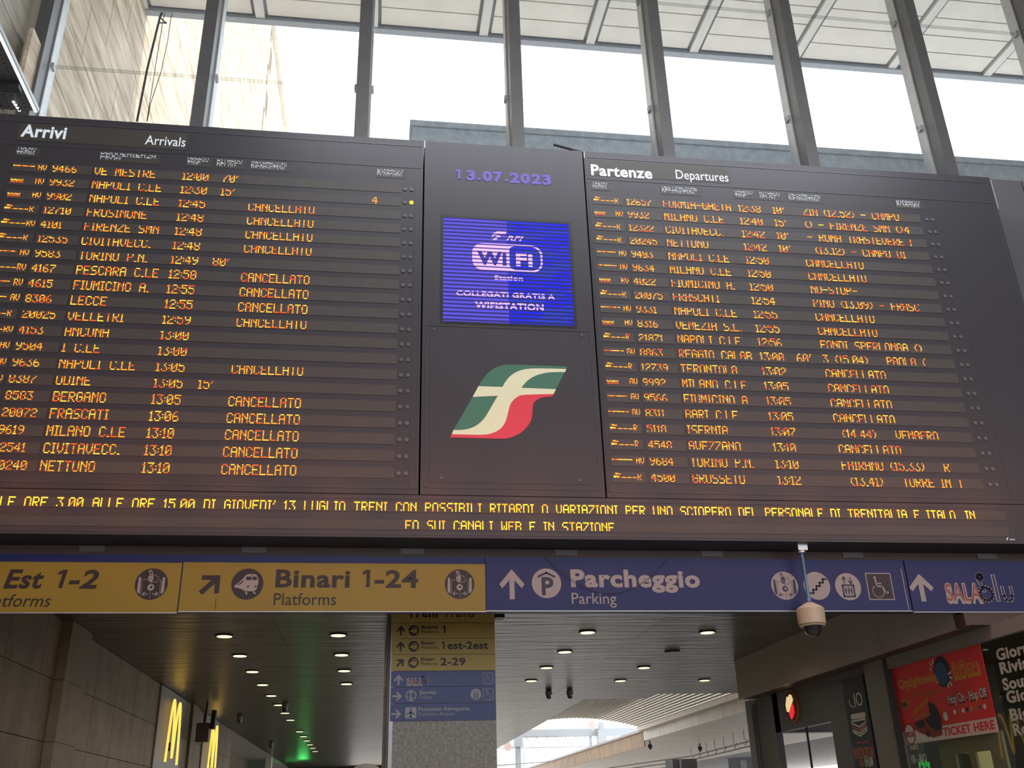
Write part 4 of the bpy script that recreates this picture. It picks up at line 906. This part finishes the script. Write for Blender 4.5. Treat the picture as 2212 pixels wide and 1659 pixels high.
for k_, mm__ in enumerate((W, M['posto'], W, M['postd'], M['posty'], M['posto'], M['postb'], W)):
    a_ = hp(835, 1000)[0]+k_*(hp(1185, 1000)[0]-hp(835, 1000)[0])/7
    MB().disc(HP, a_, z_, .036, .006, .009, 16).build('flag_dot', mm__ if mm__ is not W else M['postw'], t)
# bus on the poster
MB().prism(HPp([(540, 920), (600, 930), (650, 1000), (690, 1100), (700, 1225), (650, 1240), (590, 1215), (500, 1110), (570, 1070)]), HP, .009, .012).build('bus_windscreen', M['postd'], t)
MB().prism(HPp([(390, 1150), (500, 1115), (590, 1220), (700, 1230), (705, 1290), (600, 1320), (550, 1300), (440, 1260), (400, 1220)]), HP, .009, .011).build('bus_body', M['redp'], t)
MB().prism(HPp([(395, 1145), (490, 1115), (520, 1190), (440, 1220)]), HP, .011, .013).build('bus_window', M['postd'], t)
MB().prism(HPp([(380, 1090), (540, 1000), (560, 1070), (400, 1130)]), HP, .009, .011).build('bus_upper_deck', M['posto'], t)
mb = MB()
for k_ in range(7): mb.stroke(HP, [hp(380+24*k_, 1070-22*k_), hp(392+24*k_, 1010-24*k_)], .022, .011, .013)
mb.build('bus_passengers', M['posty'], t)
MB().disc(HP, *hp(545, 1275), .05, .012, .014, 14).build('bus_wheel', M['postd'], t)
st_ = MB().disc(HP, *hp(340, 1280), .17, .010, .012, 24).build('official_stamp', M['redp'], t)
MB().disc(HP, *hp(340, 1280), .145, .012, .013, 24).build('stamp_ground', M['postw'], st_); o_ = hp(340, 1290); lett(st_, HP, 'OFFICIAL', o_[0]-.16, o_[0]+.16, o_[1]-.03, o_[1]+.05, M['redp'], BOLD, 0, .014)
MB().disc(HP, *hp(740, 1080), .065, .009, .011, 18).build('round_badge', M['postw'], t)
MB().rect(HP, hp(225, 900)[0], hp(325, 900)[0], hp(270, 1000)[1], hp(270, 890)[1], .008, .010).build('price_tag', M['posto'], t)
o_ = hp(275, 950); lett(t, HP, '24h', o_[0]-.09, o_[0]+.09, o_[1]-.03, o_[1]+.04, M['postd'], BOLD, 0, .011)
for k_ in range(5): mb = MB().stroke(HP, HPp([(330, 830+k_*14), (480, 780+k_*12), (560, 800+k_*10), (690, 760+k_*10)]), .006, .007, .009).build('skyline_line', M['posto'], t)
# lettering on the glass
gl_ = thing('window_lettering', 'white Giornali, Riviste, Souvenir lettering on the shop glass right of the poster', 'lettering', (8.83, 12, 3))
HW = side(8.838); gw = mat('vinyl_white', (.42, .39, .33), .5)
for s_, px, py, wd in (('Giornali', 2154, 1427, 1.05), ('Riviste', 2162, 1456, .92), ('Souvenir', 2168, 1491, 1.15), ('Giochi', 2176, 1519, .86), ('Biglietti', 2184, 1557, 1.1), ('Roma', 2191, 1589, .72)):
    v = at(px, py, X=8.83); lett(gl_, HW, s_, -v.y, -v.y+wd, v.z, v.z+.155, gw, .035)
v = at(1966, 1620, X=8.83); lett(gl_, HW, 'italo', -v.y, -v.y+.26, v.z, v.z+.10, M['bancream']); v = at(1968, 1650, X=8.83); lett(gl_, HW, 'VII\u2014RIO', -v.y, -v.y+.5, v.z, v.z+.13, M['bancream'])
t = thing('green_neon', 'bright green neon squiggle low in the shop glass below the poster', 'neon sign', (8.95, 15.2, 2.1))
HN = side(8.95); mb = MB()
for x, y in ((1987, 1650), (1992, 1646), (1997, 1652), (2002, 1648), (2007, 1651)):
    v = at(x, y, X=8.95); mb.stroke(HN, [(-v.y, v.z-.05), (-v.y+.01, v.z+.03)], .018, 0, .02)
mb.build('neon_tube', M['green'], t)

# ================================================================== BEYOND THE SKYLIGHT
vt = thing('slatted_vault', 'shallow slatted vault of pale bars over the open skylight', 'roof', (8.6, 36, 4.8))
R_, VC, VZ = 10.5, 8.55, -5.10
n = 30
for i in range(n):
    th = math.radians(-11.2+27.8*i/(n-1)); x = VC+R_*math.sin(th); z = VZ+R_*math.cos(th)
    sl = MB().box(-.062, .062, 27.5, 43.0, -.02, .02); o = sl.build('slat', M['slat'], vt)
    o.location = (x, 0, z); o.rotation_euler = (0, th, 0)
for k_ in range(27):
    y = 27.8+.58*k_
    P = [(VC+(R_+.05)*math.sin(math.radians(-11.4+28.2*i/12)), y, VZ+(R_+.05)*math.cos(math.radians(-11.4+28.2*i/12))) for i in range(13)]
    MB().path([Vector(p) for p in P], .03, 4).build('cross_bar', M['slat'], vt)
MB().box(11.36, 11.66, 27.5, 43.15, 4.82, 5.06).build('edge_beam', M['concl'], vt)
P1 = [(VC+(R_+.16)*math.sin(math.radians(-11.4+17*i/10)), VZ+(R_+.16)*math.cos(math.radians(-11.4+17*i/10))) for i in range(11)]
P2 = [(VC+(R_+.20)*math.sin(math.radians(-11.4+17*i/10)), VZ+(R_+.20)*math.cos(math.radians(-11.4+17*i/10))) for i in range(10, -1, -1)]
MB().prism(P1+P2, Fr((0, 0, 0), (1, 0, 0), (0, 0, 1), (0, 1, 0)), 27.5, 43).build('roof_sheet', M['concl'], vt)
gb = thing('gantry_beam', 'pale blue grey steel beam crossing above the tracks beyond the vault', 'beam', (12, 60, 6))
MB().box(7, 24, 60, 60.6, 5.88, 6.28).build('beam_body', M['paleblue'], gb)
for i, (x, l) in enumerate(((8.5, 'left'), (13.55, 'right'))):
    t = thing('track_post', 'pale steel post carrying the gantry beam, the %s one' % l, 'post', (x, 59, 0), 'steel posts under the gantry beam')
    MB().box(x-.14, x+.14, 59.6, 59.95, 4.81 if i else 0, 6.6 if i else 6.0).build('post_shaft', M['paleblue'], t); MB().box(x-.26, x+.26, 59.5, 59.6, 5.3, 6.15).build('post_plate', M['paleblue'], t)
    h = thing('track_horn', 'white horn loudspeaker mounted left of the %s track post' % l, 'loudspeaker', (x-.7, 59, 6)); zz = 6.38 if i else 5.3
    MB().lathe((x-.75, 59.2, zz), [(.05, -.2), (.10, -.1), (.24, .12), (.26, .14)], 14, (0.5, -1, 0)).build('horn_bell', M['redwhite'], h)
    MB().tube((x-.75, 59.2, zz), (x-.1, 59.6, zz), .03).build('horn_arm', M['redwhite'], h)
tr = thing('catenary_truss', 'light lattice truss with zigzag bracing below the gantry beam', 'truss', (12, 63, 0))
MB().box(7, 7.2, 63, 63.08, 0, 6.11).build('end_post', M['paleblue'], tr)
MB().box(7, 24, 63, 63.08, 5.42, 5.48).box(7, 24, 63, 63.08, 6.05, 6.11).build('chord', M['paleblue'], tr)
for i in range(22):
    x = 8+.62*i; MB().tube((x, 63.04, 5.46), (x+.31, 63.04, 6.06), .022, n=6).tube((x+.31, 63.04, 6.06), (x+.62, 63.04, 5.46), .022, n=6).build('brace', M['paleblue'], tr)
for i, x in enumerate((13.6, 14.1)):
    t = thing('catenary_mast', 'thin catenary mast under the lattice truss, %s of the two' % ('left', 'right')[i], 'mast', (x, 63.5, 0)); MB().box(x-.08, x+.08, 63.085, 63.25, 4.81, 6.1).build('mast_shaft', M['paleblue'], t); MB().box(x-.22, x+.22, 63.25, 63.4, 5.1, 5.25).build('insulator_arm', M['paleblue'], t)
for i in range(4):
    y = 50+9*i; t = thing('overhead_wire', 'thin overhead wire across the tracks beyond the pillar, %s one' % ('nearest', 'second', 'third', 'farthest')[i], 'wire', (10, y, 4))
    MB().tube((0+i, y, 3.6+.35*i), (11.2, y+12, 4.6+.35*i), .018, n=5).build('wire_run', M['grey'], t)
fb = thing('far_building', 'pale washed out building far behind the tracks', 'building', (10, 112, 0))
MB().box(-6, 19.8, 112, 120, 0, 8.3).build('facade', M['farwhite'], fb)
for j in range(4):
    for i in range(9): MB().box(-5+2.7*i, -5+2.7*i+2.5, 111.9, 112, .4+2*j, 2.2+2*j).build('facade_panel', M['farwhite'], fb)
# things under the right platform canopy
t = thing('information_totem', 'dark square totem with steel strips under the right platform canopy', 'totem', (11, 36, 0))
q0, q1 = at(1450, 1640, Y=36), at(1490, 1638, Y=36)
MB().box(q0.x, q1.x+.25, 36, 36.8, 0, q0.z).build('totem_body', M['shopwall'], t)
MB().box(q0.x+.28, q0.x+.36, 35.97, 36, 0, q0.z-.02).box(q0.x-.03, q0.x+.03, 35.97, 36, 0, q0.z-.02).build('steel_strip', M['alu'], t)
t = thing('ticket_machine', 'grey blue ticket machine kiosk with a pale frame right of the dark totem', 'kiosk', (12.6, 33, 0))
q0, q1 = at(1590, 1636, Y=32), at(1640, 1632, Y=32)
MB().box(q0.x, q1.x+.3, 32, 32.8, 0, q0.z).build('kiosk_body', M['kiosk'], t); MB().box(q0.x-.03, q1.x+.33, 31.95, 32.8, q0.z, q0.z+.05).build('kiosk_cap', M['glossy_white'], t)
MB().box(q0.x+.12, q0.x+.32, 31.98, 32, q0.z-.6, q0.z-.1).build('screen_frame', M['glossy_white'], t)
t = thing('cable_trough', 'open steel cable trough slung under the right platform canopy', 'cable trough', (13, 36, 3.9))
qa, qb = at(1495, 1640, Z=3.9), at(1590, 1612, Z=3.9)
for dz_ in (0, .18): MB().tube((qa.x, qa.y, 3.86+dz_), (qb.x+.3, qb.y-1.5, 3.86+dz_), .03, n=6).tube((qa.x-2, qa.y+14, 3.86+dz_), (qa.x, qa.y, 3.86+dz_), .03, n=6).build('trough_rail', M['grey'], t)
for k_ in range(7):
    p = Vector((qa.x, qa.y, 3.86)).lerp(Vector((qb.x, qb.y-1, 3.86)), k_/6); MB().tube(p, p+Vector((0, -.3, .18)), .018, n=5).tube(p+Vector((0, 0, .18)), p+Vector((0, 0, .6)), .012, n=5).build('trough_strut', M['grey'], t)
for x, y, l in ((1404, 1608, 'left'), (1512, 1613, 'right')):
    v = at(x, y, Z=4.3); t = thing('platform_camera', 'small dark camera under the right platform canopy, %s one of two' % l, 'camera', (v.x, v.y, 4.3))
    MB().lathe((v.x, v.y, 4.2), [(.02, -.12), (.10, 0), (.10, .08), (.03, .12), (.03, .24)], 12).build('camera_body', M['black'], t)

# ================================================================== UPPER LEFT: LIGHT BAR, HANGING CABLES
t = thing('light_bar', 'bright linear lamp with a perforated dark tray running along the upper left wall', 'lamp', (-6.5, 10, 13.5))
XB, ZB = -6.3, None
qa = at(0, 78, X=XB); qb = at(78, 240, X=XB); ZB = (qa.z+qb.z)/2
MB().box(XB-.045, XB+.045, 6, 14.7, ZB, ZB+.08).build('lamp_housing', M['alu'], t); MB().box(XB-.028, XB+.022, 6, 14.7, ZB-.012, ZB).build('lamp_tube', M['tube'], t)
MB().box(-6.95, XB-.05, 6, 14.7, ZB+.02, ZB+.10).build('perforated_tray', M['mull'], t)
mb = MB()
for i in range(46):
    for j in range(4): mb.box(-6.88+.14*j, -6.86+.14*j, 10.2+.1*i, 10.22+.1*i, ZB+.012, ZB+.02)
mb.build('perforations', M['black'], t, kind='stuff')
MB().box(-6.95, XB-.05, 13.95, 14.1, ZB-.10, ZB).build('support_arm', M['dark'], t)
for i in range(4):
    v = at(29+4*i, 222+6*i, X=-6.6); t2 = MB().lathe((-6.6, v.y, v.z), [(.02, 0), (.03, .02)], 8)
    t2.build('tiny_bulb', M['tube'], t)
t = thing('hanging_cable', 'dark cable bundle hanging outside the upper left window', 'cable', (-6.2, 20.4, 18))
c1 = at(346, 36, Y=20.4); c2 = at(318, 150, Y=20.4); c3 = at(296, 262, Y=20.4)
MB().path([Vector((c1.x, 20.5, 21.47)), c1, c2, c3], .030, 6).build('cable_bundle', M['dark'], t)
MB().path([at(346, 36, Y=20.4), at(352, 44, Y=20.4), at(360, 50, Y=20.4), at(344, 49, Y=20.4)], .018, 5).build('cable_hook', M['dark'], t)
for k_, P in enumerate(([(353, 40), (338, 130), (317, 262)], [(369, 40), (362, 90), (348, 155), (325, 225), (318, 262)])):
    t = thing('thin_cable', ('straight', 'bowed')[k_]+' thin cable hanging beside the dark cable bundle outside the upper left window', 'cable', (-6.0, 20.4, 18))
    MB().path([Vector((at(*P[0], Y=20.45).x, 20.5, 21.47))]+[at(x, y, Y=20.45) for x, y in P], .010, 5).build('cable_run', M['dark'], t)

# ================================================================== PERSON BELOW THE FRAME
def person(x, y, top):
    t = thing('person', 'person with pale short hair standing below the boards, only the crown in view', 'person', (x, y, 0))
    J = {'pelvis': (0, 0, .97), 'waist': (0, 0, 1.12), 'chest': (0, 0, 1.36), 'neck': (0, .01, 1.52), 'head': (0, .02, 1.66), 'crown': (0, .01, top-.085)}
    verts = [J['pelvis'], J['waist'], J['chest'], J['neck'], J['head'], J['crown']]; rad = [.15, .14, .16, .06, .085, .075]
    edges = [(0, 1), (1, 2), (2, 3), (3, 4), (4, 5)]
    for s in (-1, 1):
        k0 = len(verts); verts += [(s*.19, 0, 1.46), (s*.25, 0, 1.18), (s*.24, .06, .93), (s*.24, .09, .84)]; rad += [.06, .045, .034, .038]; edges += [(2, k0), (k0, k0+1), (k0+1, k0+2), (k0+2, k0+3)]
        k1 = len(verts); verts += [(s*.10, 0, .90), (s*.11, .02, .50), (s*.12, 0, .10), (s*.13, .14, .05)]; rad += [.095, .062, .045, .042]; edges += [(0, k1), (k1, k1+1), (k1+1, k1+2), (k1+2, k1+3)]
        for f_ in range(4):
            k2 = len(verts); verts += [(s*.24+(f_-1.5)*.018, .11, .80), (s*.24+(f_-1.5)*.020, .12, .755-.01*(f_ in (1, 2)))]; rad += [.010, .008]; edges += [(k0+3, k2), (k2, k2+1)]
        k2 = len(verts); verts += [(s*.20, .13, .82), (s*.195, .15, .79)]; rad += [.011, .009]; edges += [(k0+3, k2), (k2, k2+1)]
    me = bpy.data.meshes.new('body'); me.from_pydata([(x+a, y+b, c) for a, b, c in verts], edges, []); o = bpy.data.objects.new('tmp', me); COL.objects.link(o)
    sk = o.modifiers.new('s', 'SKIN'); sv = me.skin_vertices[0].data
    for i, r in enumerate(rad): sv[i].radius = (r, r*(.72 if i in (0, 1, 2) else 1))
    sv[0].use_root = True; ss = o.modifiers.new('u', 'SUBSURF'); ss.levels = 2
    dg = bpy.context.evaluated_depsgraph_get(); bm_ = bpy.data.meshes.new_from_object(o.evaluated_get(dg)); bpy.data.objects.remove(o)
    bm_.materials.clear()
    for m_ in ('skin', 'shirt', 'trouser'): bm_.materials.append(M[m_])
    for p in bm_.polygons:
        c = p.center; z, ax = c.z, abs(c.x-x)
        p.material_index = 2 if (z < .98 and ax < .2) else (1 if (z < 1.5 and (z > 1.12 or ax < .2)) else 0); p.use_smooth = True
    link('body', bm_, t)
    hr = MB().lathe((x, y-.012, 1.66), [(.086, -.04), (.094, .02), (.092, .075), (.078, .118), (.05, .145), (.02, .156), (.004, .158)], 24)
    hr.build('hair', M['hair'], t, True)
    for s in (-1, 1): MB().lathe((x+s*.086, y+.02, 1.655), [(.004, -.012), (.022, 0), (.004, .012)], 10, (1, 0, .1)).build('ear', M['skin'], t)
    for s in (-1, 1): MB().lathe((x+s*.032, y+.098, 1.68), [(.003, -.006), (.012, 0), (.003, .006)], 8, (0, 1, 0)).build('eye', M['smoke'], t)
    MB().prism([(0, 0), (.03, 0), (.004, .055)], Fr((x, y+.10, 1.625), (0, 1, 0), (0, 0, 1), (1, 0, 0)), -.012, .012).build('nose', M['skin'], t)
person(-.02, 4.4, 1.815)
